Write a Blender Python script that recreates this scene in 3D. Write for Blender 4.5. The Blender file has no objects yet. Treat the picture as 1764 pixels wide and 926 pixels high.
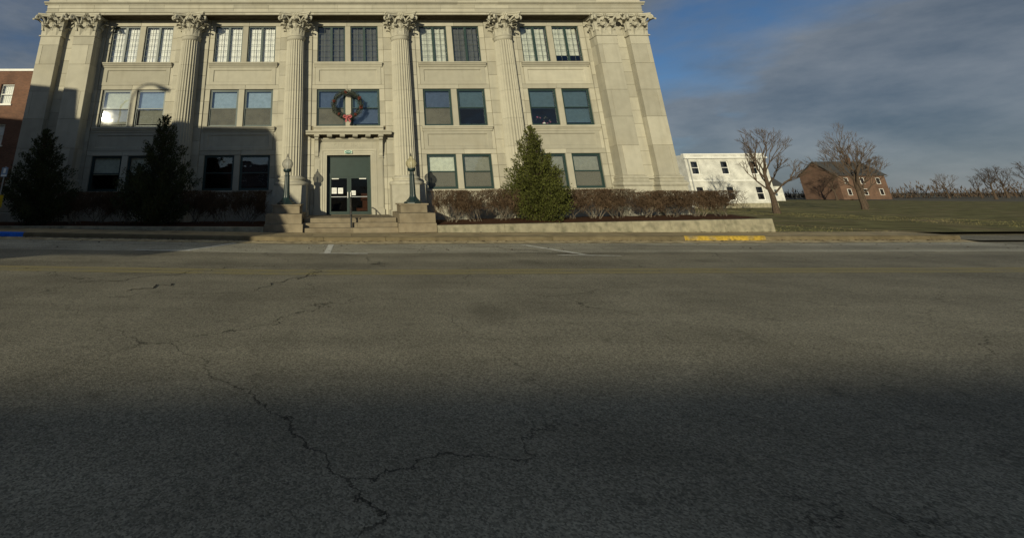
import bpy, math, random
from mathutils import Vector, Matrix, noise
from bisect import bisect
random.seed(7)
S = bpy.context.scene
COL = S.collection
R = math.radians

# ------------------------------------------------------------------ camera
CAM = Vector((-0.387, -24.066, 1.72))
YAW, PITCH, ROLL = -0.0168, 0.3018, 0.0074
cd = bpy.data.cameras.new('camera'); cam = bpy.data.objects.new('camera', cd); COL.objects.link(cam)
Mr = (Matrix.Rotation(YAW, 3, 'Z') @ Matrix.Rotation(PITCH, 3, 'X') @ Matrix.Rotation(ROLL, 3, 'Y'))
right, fwd, up = Mr.col[0], Mr.col[1], Mr.col[2]
m = Matrix.Identity(4)
for i in range(3):
    m[i][0] = right[i]; m[i][1] = up[i]; m[i][2] = -fwd[i]; m[i][3] = CAM[i]
cam.matrix_world = m
cd.sensor_width = 36; cd.sensor_fit = 'HORIZONTAL'
cd.lens = 740 / 1764 * 36
cd.shift_x = (882 - 600) / 1764
cd.shift_y = -(463 - 107) / 1764
cd.clip_start = 0.1; cd.clip_end = 2000
S.camera = cam

# ------------------------------------------------------------------ light
SUN_AZ, SUN_EL = R(28.5), R(12.0)            # from the left behind the camera
to_sun = Vector((-math.sin(SUN_AZ) * math.cos(SUN_EL), -math.cos(SUN_AZ) * math.cos(SUN_EL), math.sin(SUN_EL)))
sl = bpy.data.lights.new('sun', 'SUN'); sun = bpy.data.objects.new('sun', sl); COL.objects.link(sun)
sl.energy = 4.0; sl.angle = R(0.53); sl.color = (1.0, 0.915, 0.66)
sun.rotation_euler = to_sun.to_track_quat('Z', 'Y').to_euler(); sun.location = to_sun * 60

W = bpy.data.worlds.new('World'); S.world = W; W.use_nodes = True
nt = W.node_tree; nt.nodes.clear()
out = nt.nodes.new('ShaderNodeOutputWorld'); bg = nt.nodes.new('ShaderNodeBackground')
sky = nt.nodes.new('ShaderNodeTexSky'); sky.sky_type = 'NISHITA'; sky.sun_disc = False
sky.sun_elevation = SUN_EL; sky.sun_rotation = math.atan2(to_sun.x, to_sun.y)
sky.air_density = 0.85; sky.dust_density = 0.15; sky.ozone_density = 4.0
bg.inputs['Strength'].default_value = 0.066
tc = nt.nodes.new('ShaderNodeTexCoord')
mp = nt.nodes.new('ShaderNodeMapping'); mp.inputs['Scale'].default_value = (1.0, 1.0, 2.6)
mp.inputs['Location'].default_value = (2.33, 6.17, 6.16)
nz = nt.nodes.new('ShaderNodeTexNoise'); nz.inputs['Scale'].default_value = 1.7; nz.inputs['Detail'].default_value = 7
nz.inputs['Roughness'].default_value = 0.55
cr = nt.nodes.new('ShaderNodeValToRGB')
cr.color_ramp.elements[0].position = 0.40; cr.color_ramp.elements[0].color = (0, 0, 0, 1)
cr.color_ramp.elements[1].position = 0.57; cr.color_ramp.elements[1].color = (0.85, 0.85, 0.85, 1)
mx = nt.nodes.new('ShaderNodeMix'); mx.data_type = 'RGBA'; mx.blend_type = 'MIX'
L = nt.links.new
L(tc.outputs['Generated'], mp.inputs['Vector']); L(mp.outputs['Vector'], nz.inputs['Vector'])
sx_ = nt.nodes.new('ShaderNodeSeparateXYZ'); L(tc.outputs['Generated'], sx_.inputs[0])           # a low bank of grey cloud all round the horizon
hz = nt.nodes.new('ShaderNodeMapRange'); hz.inputs['From Min'].default_value = 0.02; hz.inputs['From Max'].default_value = 0.16
hz.inputs['To Min'].default_value = 0.8; hz.inputs['To Max'].default_value = 0.0; L(sx_.outputs['Z'], hz.inputs['Value'])
mxf = nt.nodes.new('ShaderNodeMath'); mxf.operation = 'MAXIMUM'
L(nz.outputs['Fac'], cr.inputs['Fac']); L(cr.outputs['Color'], mxf.inputs[0]); L(hz.outputs['Result'], mxf.inputs[1]); L(mxf.outputs[0], mx.inputs['Factor'])
L(sky.outputs['Color'], mx.inputs[6]); n2_ = nt.nodes.new('ShaderNodeTexNoise'); n2_.inputs['Scale'].default_value = 4.5; n2_.inputs['Detail'].default_value = 8; n2_.inputs['Roughness'].default_value = 0.6
c2_ = nt.nodes.new('ShaderNodeValToRGB'); c2_.color_ramp.elements[0].position = 0.34; c2_.color_ramp.elements[0].color = (1.35, 1.72, 2.15, 1)
c2_.color_ramp.elements[1].position = 0.68; c2_.color_ramp.elements[1].color = (3.3, 3.6, 3.9, 1)
L(mp.outputs['Vector'], n2_.inputs['Vector']); L(n2_.outputs['Fac'], c2_.inputs['Fac']); L(c2_.outputs['Color'], mx.inputs[7])
L(mx.outputs[2], bg.inputs['Color']); L(bg.outputs[0], out.inputs[0])

S.view_settings.view_transform = 'Standard'; S.view_settings.look = 'None'
S.view_settings.exposure = 0.0; S.view_settings.gamma = 1.0
S.render.engine = 'CYCLES'
S.cycles.max_bounces = 6; S.cycles.diffuse_bounces = 3; S.cycles.glossy_bounces = 3
S.cycles.transparent_max_bounces = 12; S.cycles.transmission_bounces = 4
S.cycles.sample_clamp_indirect = 6

# ------------------------------------------------------------------ materials
def mat(name, col, rough=0.8, spec=0.3, var=0.0, nscale=6.0, namt=0.12, bump=0.0, bscale=60.0, island=0.0, metal=0.0, stain=None, streak=0.0):
    """Principled material: base colour broken up by noise, per-object and per-island variation, optional stains, bump."""
    M = bpy.data.materials.new(name); M.use_nodes = True
    t = M.node_tree; N = t.nodes; Lk = t.links.new
    b = N['Principled BSDF']
    b.inputs['Roughness'].default_value = rough; b.inputs['Specular IOR Level'].default_value = spec
    b.inputs['Metallic'].default_value = metal
    c = N.new('ShaderNodeTexCoord'); geo = N.new('ShaderNodeNewGeometry')
    n1 = N.new('ShaderNodeTexNoise'); n1.inputs['Scale'].default_value = nscale; n1.inputs['Detail'].default_value = 6
    Lk(geo.outputs['Position'], n1.inputs['Vector'])
    mr = N.new('ShaderNodeMapRange'); mr.inputs['From Min'].default_value = 0.3; mr.inputs['From Max'].default_value = 0.7
    mr.inputs['To Min'].default_value = 1 - namt; mr.inputs['To Max'].default_value = 1 + namt
    Lk(n1.outputs['Fac'], mr.inputs['Value'])
    val = mr.outputs['Result']
    if var:
        oi = N.new('ShaderNodeObjectInfo'); m2 = N.new('ShaderNodeMapRange')
        m2.inputs['To Min'].default_value = 1 - var; m2.inputs['To Max'].default_value = 1 + var * 0.5
        Lk(oi.outputs['Random'], m2.inputs['Value'])
        mu = N.new('ShaderNodeMath'); mu.operation = 'MULTIPLY'; Lk(val, mu.inputs[0]); Lk(m2.outputs['Result'], mu.inputs[1]); val = mu.outputs[0]
    if island:
        m2 = N.new('ShaderNodeMapRange'); m2.inputs['To Min'].default_value = 1 - island; m2.inputs['To Max'].default_value = 1 + island
        Lk(geo.outputs['Random Per Island'], m2.inputs['Value'])
        mu = N.new('ShaderNodeMath'); mu.operation = 'MULTIPLY'; Lk(val, mu.inputs[0]); Lk(m2.outputs['Result'], mu.inputs[1]); val = mu.outputs[0]
    if streak:
        ms = N.new('ShaderNodeMapping'); ms.inputs['Scale'].default_value = (3.5, 3.5, 0.25)
        Lk(geo.outputs['Position'], ms.inputs['Vector'])
        n3 = N.new('ShaderNodeTexNoise'); n3.inputs['Scale'].default_value = 1.0; n3.inputs['Detail'].default_value = 5; Lk(ms.outputs['Vector'], n3.inputs['Vector'])
        m2 = N.new('ShaderNodeMapRange'); m2.inputs['From Min'].default_value = 0.52; m2.inputs['From Max'].default_value = 0.75
        m2.inputs['To Min'].default_value = 1.0; m2.inputs['To Max'].default_value = 1 - streak; Lk(n3.outputs['Fac'], m2.inputs['Value'])
        mu = N.new('ShaderNodeMath'); mu.operation = 'MULTIPLY'; Lk(val, mu.inputs[0]); Lk(m2.outputs['Result'], mu.inputs[1]); val = mu.outputs[0]
    vm = N.new('ShaderNodeVectorMath'); vm.operation = 'SCALE'
    rgb = N.new('ShaderNodeRGB'); rgb.outputs[0].default_value = (*col, 1)
    src = rgb.outputs[0]
    if stain:
        n2 = N.new('ShaderNodeTexNoise'); n2.inputs['Scale'].default_value = stain[1]; n2.inputs['Detail'].default_value = 4
        Lk(geo.outputs['Position'], n2.inputs['Vector'])
        r2 = N.new('ShaderNodeMapRange'); r2.inputs['From Min'].default_value = 0.5; r2.inputs['From Max'].default_value = 0.72; r2.inputs['To Max'].default_value = stain[2]
        Lk(n2.outputs['Fac'], r2.inputs['Value'])
        mix = N.new('ShaderNodeMix'); mix.data_type = 'RGBA'; Lk(r2.outputs['Result'], mix.inputs['Factor'])
        Lk(src, mix.inputs[6]); mix.inputs[7].default_value = (*stain[0], 1); src = mix.outputs[2]
    Lk(src, vm.inputs[0]); Lk(val, vm.inputs['Scale']); Lk(vm.outputs[0], b.inputs['Base Color'])
    if bump:
        nb = N.new('ShaderNodeTexNoise'); nb.inputs['Scale'].default_value = bscale; nb.inputs['Detail'].default_value = 4
        Lk(geo.outputs['Position'], nb.inputs['Vector'])
        bp = N.new('ShaderNodeBump'); bp.inputs['Strength'].default_value = bump; bp.inputs['Distance'].default_value = 0.02
        Lk(nb.outputs['Fac'], bp.inputs['Height']); Lk(bp.outputs['Normal'], b.inputs['Normal'])
    return M

def mat_glass(name, tint=(0.985, 0.99, 0.985), rough=0.03, ior=2.1, wave=0.012):
    M = bpy.data.materials.new(name); M.use_nodes = True
    t = M.node_tree; N = t.nodes; N.clear(); Lk = t.links.new
    o = N.new('ShaderNodeOutputMaterial'); tr = N.new('ShaderNodeBsdfTransparent'); gl = N.new('ShaderNodeBsdfGlossy')
    fr = N.new('ShaderNodeFresnel'); fr.inputs['IOR'].default_value = ior
    mixn = N.new('ShaderNodeMixShader'); tr.inputs['Color'].default_value = (*tint, 1); gl.inputs['Roughness'].default_value = rough
    geo = N.new('ShaderNodeNewGeometry'); nb = N.new('ShaderNodeTexNoise'); nb.inputs['Scale'].default_value = 1.1
    Lk(geo.outputs['Position'], nb.inputs['Vector'])
    bp = N.new('ShaderNodeBump'); bp.inputs['Strength'].default_value = 1.0; bp.inputs['Distance'].default_value = wave
    Lk(nb.outputs['Fac'], bp.inputs['Height']); Lk(bp.outputs['Normal'], gl.inputs['Normal'])
    front = N.new('ShaderNodeMath'); front.operation = 'SUBTRACT'; front.inputs[0].default_value = 1.0; Lk(geo.outputs['Backfacing'], front.inputs[1])
    fm_ = N.new('ShaderNodeMath'); fm_.operation = 'MULTIPLY'; Lk(fr.outputs[0], fm_.inputs[0]); Lk(front.outputs[0], fm_.inputs[1])   # the outer face reflects, the inner face lets through
    Lk(fm_.outputs[0], mixn.inputs[0]); Lk(tr.outputs[0], mixn.inputs[1]); Lk(gl.outputs[0], mixn.inputs[2]); Lk(mixn.outputs[0], o.inputs[0])
    return M

def mat_mesh_screen(name, col, opacity):
    M = bpy.data.materials.new(name); M.use_nodes = True
    t = M.node_tree; N = t.nodes; N.clear(); Lk = t.links.new
    o = N.new('ShaderNodeOutputMaterial'); tr = N.new('ShaderNodeBsdfTransparent'); d = N.new('ShaderNodeBsdfDiffuse')
    geo = N.new('ShaderNodeNewGeometry'); n = N.new('ShaderNodeTexNoise'); n.inputs['Scale'].default_value = 3.0; n.inputs['Detail'].default_value = 5
    Lk(geo.outputs['Position'], n.inputs['Vector'])
    r = N.new('ShaderNodeMapRange'); r.inputs['From Min'].default_value = 0.3; r.inputs['From Max'].default_value = 0.7
    r.inputs['To Min'].default_value = opacity - 0.12; r.inputs['To Max'].default_value = opacity + 0.1
    Lk(n.outputs['Fac'], r.inputs['Value'])
    d.inputs['Color'].default_value = (*col, 1)
    mixn = N.new('ShaderNodeMixShader'); Lk(r.outputs['Result'], mixn.inputs[0]); Lk(tr.outputs[0], mixn.inputs[1]); Lk(d.outputs[0], mixn.inputs[2]); Lk(mixn.outputs[0], o.inputs[0])
    return M

def mat_globe(name, col):
    M = bpy.data.materials.new(name); M.use_nodes = True
    t = M.node_tree; N = t.nodes; N.clear(); Lk = t.links.new
    o = N.new('ShaderNodeOutputMaterial'); tr = N.new('ShaderNodeBsdfTransparent'); tl = N.new('ShaderNodeBsdfTranslucent'); df = N.new('ShaderNodeBsdfDiffuse')
    gl = N.new('ShaderNodeBsdfGlossy'); gl.inputs['Roughness'].default_value = 0.12
    for x in (tl, df): x.inputs['Color'].default_value = (*col, 1)
    a = N.new('ShaderNodeMixShader'); a.inputs[0].default_value = 0.5; Lk(tl.outputs[0], a.inputs[1]); Lk(df.outputs[0], a.inputs[2])
    b = N.new('ShaderNodeMixShader'); b.inputs[0].default_value = 0.52; Lk(tr.outputs[0], b.inputs[1]); Lk(a.outputs[0], b.inputs[2])
    f = N.new('ShaderNodeLayerWeight'); f.inputs['Blend'].default_value = 0.12
    c = N.new('ShaderNodeMixShader'); Lk(f.outputs[0], c.inputs[0]); Lk(b.outputs[0], c.inputs[1]); Lk(gl.outputs[0], c.inputs[2]); Lk(c.outputs[0], o.inputs[0])
    return M

def mat_brick(name, c1, c2, mortar, scale=1.0):
    M = bpy.data.materials.new(name); M.use_nodes = True
    t = M.node_tree; N = t.nodes; Lk = t.links.new; b = N['Principled BSDF']; b.inputs['Roughness'].default_value = 0.9
    geo = N.new('ShaderNodeNewGeometry'); sp = N.new('ShaderNodeSeparateXYZ'); ad = N.new('ShaderNodeMath'); cb = N.new('ShaderNodeCombineXYZ')
    Lk(geo.outputs['Position'], sp.inputs[0]); Lk(sp.outputs['X'], ad.inputs[0]); Lk(sp.outputs['Y'], ad.inputs[1])
    Lk(ad.outputs[0], cb.inputs['X']); Lk(sp.outputs['Z'], cb.inputs['Y'])
    br = N.new('ShaderNodeTexBrick'); br.inputs['Scale'].default_value = scale
    br.inputs['Brick Width'].default_value = 0.22; br.inputs['Row Height'].default_value = 0.075; br.inputs['Mortar Size'].default_value = 0.006
    br.inputs['Color1'].default_value = (*c1, 1); br.inputs['Color2'].default_value = (*c2, 1); br.inputs['Mortar'].default_value = (*mortar, 1)
    Lk(cb.outputs[0], br.inputs['Vector'])
    n = N.new('ShaderNodeTexNoise'); n.inputs['Scale'].default_value = 0.9; n.inputs['Detail'].default_value = 6; Lk(geo.outputs['Position'], n.inputs['Vector'])
    r = N.new('ShaderNodeMapRange'); r.inputs['From Min'].default_value = 0.3; r.inputs['From Max'].default_value = 0.7; r.inputs['To Min'].default_value = 0.7; r.inputs['To Max'].default_value = 1.25
    Lk(n.outputs['Fac'], r.inputs['Value'])
    vm = N.new('ShaderNodeVectorMath'); vm.operation = 'SCALE'; Lk(br.outputs['Color'], vm.inputs[0]); Lk(r.outputs['Result'], vm.inputs['Scale']); Lk(vm.outputs[0], b.inputs['Base Color'])
    return M

LIME = (0.43, 0.405, 0.325)
M = {}
M['stone'] = mat('limestone', LIME, 0.85, 0.2, var=0.19, nscale=2.2, namt=0.07, bump=0.2, bscale=45, stain=((0.39, 0.35, 0.26), 0.8, 0.35), streak=0.10)
M['stone_plain'] = mat('limestone_carved', LIME, 0.85, 0.2, var=0.06, nscale=5, namt=0.10, bump=0.3, bscale=40, stain=((0.36, 0.33, 0.25), 2.0, 0.35), streak=0.14)
M['soffit'] = mat('shade_toned_soffit_stone', (0.085, 0.07, 0.045), 0.95, 0.1, var=0.1, nscale=3, namt=0.15)  # shade under the overhangs is mixed into this dark stone colour
M['stone_col'] = mat('limestone_shaft', (0.435, 0.41, 0.33), 0.85, 0.2, var=0.06, nscale=3, namt=0.05, bump=0.15, bscale=50, streak=0.05)
M['mortar'] = mat('mortar', (0.20, 0.175, 0.125), 0.95, 0.1)
M['step'] = mat('step_stone', (0.24, 0.20, 0.138), 0.9, 0.2, var=0.15, nscale=3, namt=0.18, bump=0.3, bscale=40, stain=((0.17, 0.13, 0.08), 1.6, 0.5))
M['pave'] = mat('pavement_concrete', (0.38, 0.305, 0.18), 0.92, 0.2, var=0.15, nscale=2.5, namt=0.2, bump=0.3, bscale=60, stain=((0.16, 0.125, 0.08), 1.2, 0.5))
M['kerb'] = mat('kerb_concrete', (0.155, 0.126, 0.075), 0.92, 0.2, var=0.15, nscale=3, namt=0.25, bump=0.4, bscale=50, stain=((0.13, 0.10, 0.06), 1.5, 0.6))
M['gutter'] = mat('gutter_concrete', (0.46, 0.38, 0.235), 0.92, 0.2, nscale=4, namt=0.3, bump=0.4, bscale=50, stain=((0.12, 0.09, 0.05), 2.5, 0.7))
M['planter'] = mat('planter_concrete', (0.315, 0.285, 0.20), 0.9, 0.2, var=0.1, nscale=4, namt=0.22, bump=1.0, bscale=30, stain=((0.17, 0.165, 0.11), 3.5, 0.8), streak=0.25)
def mat_asphalt(name, c, lane=0.12):
    '''aggregate speckle, tyre-polished bands along the street, oil and repair blotches, hairline cracks'''
    A = bpy.data.materials.new(name); A.use_nodes = True
    t = A.node_tree; N = t.nodes; Lk = t.links.new; b = N['Principled BSDF']; b.inputs['Roughness'].default_value = 0.92; b.inputs['Specular IOR Level'].default_value = 0.2
    geo = N.new('ShaderNodeNewGeometry')
    def tex(scale, detail, sx=1, sy=1, rough=.6):
        mp_ = N.new('ShaderNodeMapping'); mp_.inputs['Scale'].default_value = (sx, sy, 1); Lk(geo.outputs['Position'], mp_.inputs['Vector'])
        n_ = N.new('ShaderNodeTexNoise'); n_.inputs['Scale'].default_value = scale; n_.inputs['Detail'].default_value = detail; n_.inputs['Roughness'].default_value = rough
        Lk(mp_.outputs['Vector'], n_.inputs['Vector']); return n_.outputs['Fac']
    def rng(v, a, b_, lo, hi):
        r = N.new('ShaderNodeMapRange'); r.inputs['From Min'].default_value = a; r.inputs['From Max'].default_value = b_; r.inputs['To Min'].default_value = lo; r.inputs['To Max'].default_value = hi
        Lk(v, r.inputs['Value']); return r.outputs['Result']
    def mul(a, b_):
        m_ = N.new('ShaderNodeMath'); m_.operation = 'MULTIPLY'; Lk(a, m_.inputs[0]); Lk(b_, m_.inputs[1]); return m_.outputs[0]
    v1 = N.new('ShaderNodeTexVoronoi'); v1.inputs['Scale'].default_value = 85; Lk(geo.outputs['Position'], v1.inputs['Vector'])
    sep = N.new('ShaderNodeSeparateColor'); Lk(v1.outputs['Color'], sep.inputs[0])
    val = rng(sep.outputs[0], 0, 1, .55, 1.5)
    val = mul(val, rng(tex(30, 3), .3, .7, .80, 1.20))
    val = mul(val, rng(tex(1.0, 4, .035, .62), .36, .64, 1-lane*1.5, 1+lane*1.2))
    val = mul(val, rng(tex(.55, 6), .35, .7, 1.14, .78))
    val = mul(val, rng(tex(2.6, 4), .60, .74, 1.0, .70))
    val = mul(val, rng(tex(.23, 2), .66, .70, 1.0, .80))
    vc = N.new('ShaderNodeTexVoronoi'); vc.feature = 'DISTANCE_TO_EDGE'; vc.inputs['Scale'].default_value = .26
    wn = N.new('ShaderNodeTexNoise'); wn.inputs['Scale'].default_value = .9; wn.inputs['Detail'].default_value = 9; wn.inputs['Roughness'].default_value = .62; Lk(geo.outputs['Position'], wn.inputs['Vector'])
    ws = N.new('ShaderNodeVectorMath'); ws.operation = 'SCALE'; ws.inputs['Scale'].default_value = 1.3; Lk(wn.outputs['Color'], ws.inputs[0])
    wa = N.new('ShaderNodeVectorMath'); wa.operation = 'ADD'; Lk(geo.outputs['Position'], wa.inputs[0]); Lk(ws.outputs[0], wa.inputs[1]); Lk(wa.outputs[0], vc.inputs['Vector'])
    line = rng(vc.outputs['Distance'], .0012, .0036, 1, 0); mask = rng(tex(.33, 3), .42, .56, .15, 1)
    cm = mul(line, mask); inv = rng(cm, 0, 1, 1, .28); val = mul(val, inv)
    vm = N.new('ShaderNodeVectorMath'); vm.operation = 'SCALE'; rgb = N.new('ShaderNodeRGB'); rgb.outputs[0].default_value = (*c, 1)
    Lk(rgb.outputs[0], vm.inputs[0]); Lk(val, vm.inputs['Scale']); Lk(vm.outputs[0], b.inputs['Base Color'])
    bp = N.new('ShaderNodeBump'); bp.inputs['Strength'].default_value = .55; bp.inputs['Distance'].default_value = .006; Lk(v1.outputs['Distance'], bp.inputs['Height']); Lk(bp.outputs['Normal'], b.inputs['Normal'])
    return A
M['asphalt'] = mat_asphalt('asphalt', (0.236, 0.215, 0.158))
M['asphalt2'] = mat_asphalt('parking_asphalt', (0.36, 0.335, 0.26), .18)
M['asphalt_old'] = mat('asphalt', (0.150, 0.138, 0.118), 0.95, 0.15, nscale=14, namt=0.25, bump=0.9, bscale=90, stain=((0.105, 0.098, 0.088), 0.35, 0.6))
M['tar'] = mat('crack_tar', (0.018, 0.017, 0.016), 0.9)
M['white_line'] = mat('worn_white_paint', (0.68, 0.67, 0.60), 0.8, nscale=20, namt=0.3, stain=((0.38, 0.355, 0.28), 3.0, .85))
M['yellow_line'] = mat('worn_yellow_paint', (0.275, 0.235, 0.115), 0.9, nscale=40, namt=0.35, stain=((0.235, 0.215, 0.155), 1.6, 0.9))
M['blue_paint'] = mat('blue_kerb_paint', (0.02, 0.15, 0.68), 0.7, nscale=12, namt=0.2)
M['yellow_paint'] = mat('yellow_kerb_paint', (0.40, 0.27, 0.04), 0.75, nscale=12, namt=0.35, stain=((0.20, 0.165, 0.105), 3.0, 1.0))
M['mulch'] = mat('bark_mulch', (0.075, 0.036, 0.02), 0.95, 0.1, nscale=18, namt=0.5, bump=1.0, bscale=40)
M['lawn'] = mat('winter_grass', (0.17, 0.155, 0.065), 0.95, 0.1, nscale=.8, namt=0.5, stain=((0.24, 0.19, 0.10), .35, 1.0), bump=0.8, bscale=40)
M['earth'] = mat('dull_ground', (0.15, 0.135, 0.10), 0.95, 0.1, nscale=0.3, namt=0.3)
M['green'] = mat('green_window_paint', (0.020, 0.044, 0.040), 0.45, 0.5, nscale=8, namt=0.1)
M['greendoor'] = mat('green_door_paint', (0.016, 0.034, 0.028), 0.45, 0.5, nscale=5, namt=0.12)
M['lead'] = mat('grey_glazing_bar', (0.07, 0.085, 0.08), 0.5, 0.4)
M['glass'] = mat_glass('window_glass')
M['glass_glare'] = mat_glass('window_glass_old', rough=0.013, ior=3.0, wave=0.002)
M['glass_dark'] = mat_glass('door_glass', tint=(0.62, 0.65, 0.69), ior=1.5)
M['screen'] = mat_mesh_screen('insect_screen', (0.15, 0.15, 0.13), 0.72)
M['curtain'] = mat('white_curtain', (0.86, 0.86, 0.82), 0.9, 0.1, nscale=3, namt=0.05)
M['curtain_grey'] = mat('grey_curtain', (0.10, 0.105, 0.105), 0.9, 0.1)
M['blind_white'] = mat('white_blind', (0.62, 0.66, 0.56), 0.8, 0.1)
M['blind_grey'] = mat('grey_blind', (0.28, 0.29, 0.255), 0.8, 0.1)
M['blind_dark'] = mat('charcoal_blind', (0.03, 0.032, 0.038), 0.8, 0.1)
M['blind_sky'] = mat('sky_tinted_blind', (0.27, 0.36, 0.45), 0.8, 0.1)  # white blind; blue sky reflected in the pane is put into its colour
M['curtain_green'] = mat('pale_green_curtain', (0.55, 0.57, 0.50), 0.9, 0.1)
M['blind_teal'] = mat('teal_blind', (0.078, 0.128, 0.165), 0.8, 0.1)
M['blind_navy'] = mat('navy_blind', (0.075, 0.105, 0.17), 0.8, 0.1)
M['room'] = mat('dark_room', (0.035, 0.034, 0.04), 0.95, 0.05)
M['post'] = mat('green_cast_iron', (0.010, 0.025, 0.025), 0.42, 0.5, nscale=9, namt=0.2)
M['iron'] = mat('black_iron', (0.012, 0.012, 0.013), 0.45, 0.5)
M['globe_clear'] = mat_globe('smoky_globe', (0.55, 0.54, 0.48))
M['globe_cream'] = mat_globe('cream_globe', (0.66, 0.60, 0.36))
M['white'] = mat('white_paint', (0.78, 0.77, 0.72), 0.6, 0.3, nscale=3, namt=0.06)
M['paper'] = mat('notice_paper', (0.80, 0.80, 0.76), 0.8, 0.1)
M['ink'] = mat('grey_ink', (0.25, 0.25, 0.24), 0.8, 0.1)
M['steel'] = mat('brushed_steel', (0.55, 0.56, 0.55), 0.35, 0.5, metal=0.7)
M['sign_green'] = mat('green_sign', (0.02, 0.16, 0.12), 0.5)
M['sign_pale'] = mat('pale_green_sign_edge', (0.50, 0.62, 0.50), 0.5)
M['wood'] = mat('orange_brown_wood', (0.27, 0.085, 0.03), 0.5, 0.4, nscale=12, namt=0.25)
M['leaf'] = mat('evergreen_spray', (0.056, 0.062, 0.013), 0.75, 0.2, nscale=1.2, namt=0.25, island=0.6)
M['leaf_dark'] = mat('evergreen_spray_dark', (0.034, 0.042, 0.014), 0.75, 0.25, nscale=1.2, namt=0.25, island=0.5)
M['bark'] = mat('tree_bark', (0.085, 0.062, 0.045), 0.95, 0.1, nscale=10, namt=0.3)
M['twig'] = mat('shrub_twig', (0.090, 0.060, 0.038), 0.9, 0.1, nscale=4, namt=0.3, island=0.35)
M['stem'] = mat('shrub_stem', (0.15, 0.125, 0.095), 0.9, 0.1, nscale=4, namt=0.3, island=0.3)
M['wreath_leaf'] = mat('wreath_needles', (0.055, 0.064, 0.050), 0.75, 0.2, island=0.6)
M['berry'] = mat('red_berry', (0.15, 0.042, 0.028), 0.5, 0.3, island=0.35)
M['bow'] = mat('pink_red_ribbon', (0.36, 0.085, 0.09), 0.6, 0.3, island=0.15)
M['petal'] = mat('pink_petal', (0.24, 0.07, 0.12), 0.7, 0.2, island=0.35)
M['brick'] = mat_brick('red_brick', (0.175, 0.080, 0.044), (0.115, 0.052, 0.030), (0.13, 0.10, 0.08), 1.5)
M['brick2'] = mat_brick('brown_brick', (0.16, 0.085, 0.05), (0.11, 0.055, 0.035), (0.16, 0.13, 0.10))
M['white_brick'] = mat_brick('painted_white_brick', (0.70, 0.69, 0.63), (0.62, 0.61, 0.56), (0.42, 0.41, 0.37))
M['roof'] = mat('dark_roofing', (0.06, 0.06, 0.06), 0.9)
M['box_yellow'] = mat('yellow_enamel', (0.48, 0.35, 0.02), 0.45, 0.4)
M['blue_post'] = mat('blue_enamel', (0.008, 0.014, 0.05), 0.5, 0.4)
M['sign_blue'] = mat('faded_blue_sign', (0.22, 0.30, 0.42), 0.5)
M['galv'] = mat('galvanised_steel', (0.30, 0.31, 0.31), 0.5, 0.5, metal=0.4)

# ------------------------------------------------------------------ mesh helpers
class MB:
    def __init__(s): s.v = []; s.f = []
    def add(s, vs, fs):
        o = len(s.v); s.v += [tuple(v) for v in vs]; s.f += [tuple(o + i for i in f) for f in fs]; return s
    def box(s, x0, x1, y0, y1, z0, z1):
        return s.add([(x0,y0,z0),(x1,y0,z0),(x1,y1,z0),(x0,y1,z0),(x0,y0,z1),(x1,y0,z1),(x1,y1,z1),(x0,y1,z1)],
                     [(0,3,2,1),(4,5,6,7),(0,1,5,4),(1,2,6,5),(2,3,7,6),(3,0,4,7)])
    def lathe(s, prof, n=24, c=(0,0,0), caps=True):
        o = len(s.v); k = len(prof)
        for r, z in prof:
            for i in range(n):
                a = 2*math.pi*i/n; s.v.append((c[0]+r*math.cos(a), c[1]+r*math.sin(a), c[2]+z))
        for j in range(k-1):
            for i in range(n):
                i2 = (i+1) % n; s.f.append((o+j*n+i, o+j*n+i2, o+(j+1)*n+i2, o+(j+1)*n+i))
        if caps:
            s.f.append(tuple(o+i for i in range(n-1,-1,-1))); s.f.append(tuple(o+(k-1)*n+i for i in range(n)))
        return s
    def tube(s, pts, rad, n=6, cap=True):
        o = len(s.v); pts = [Vector(p) for p in pts]; K = len(pts)
        if not hasattr(rad, '__len__'): rad = [rad]*K
        t0 = (pts[1]-pts[0]).normalized(); u = t0.orthogonal().normalized()
        for j, p in enumerate(pts):
            t = (pts[min(j+1,K-1)]-pts[max(j-1,0)]).normalized()
            u = (u - t*u.dot(t)); u = u.normalized() if u.length > 1e-6 else t.orthogonal().normalized(); w = t.cross(u)
            for i in range(n):
                a = 2*math.pi*i/n; s.v.append(tuple(p + (u*math.cos(a)+w*math.sin(a))*rad[j]))
        for j in range(K-1):
            for i in range(n):
                i2 = (i+1) % n; s.f.append((o+j*n+i, o+j*n+i2, o+(j+1)*n+i2, o+(j+1)*n+i))
        if cap:
            s.f.append(tuple(o+i for i in range(n-1,-1,-1))); s.f.append(tuple(o+(K-1)*n+i for i in range(n)))
        return s
    def profx(s, prof, x0, x1):
        """closed (y,z) profile, counter-clockwise seen from +x, swept from x0 to x1"""
        n = len(prof); o = len(s.v)
        for x in (x0, x1):
            for y, z in prof: s.v.append((x, y, z))
        for i in range(n):
            j = (i+1) % n; s.f.append((o+i, o+j, o+n+j, o+n+i)[::-1])
        s.f.append(tuple(o+i for i in range(n-1,-1,-1))); s.f.append(tuple(o+n+i for i in range(n)))
        return s
    def mesh(s, name, mt, smooth=False):
        me = bpy.data.meshes.new(name); me.from_pydata(s.v, [], s.f); me.materials.append(M[mt] if isinstance(mt, str) else mt)
        if smooth:
            me.polygons.foreach_set('use_smooth', [True]*len(me.polygons))
        me.update(); return me
    def build(s, name, mt, parent=None, smooth=False, loc=(0,0,0)):
        return link(name, s.mesh(name, mt, smooth), parent, loc)

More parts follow.
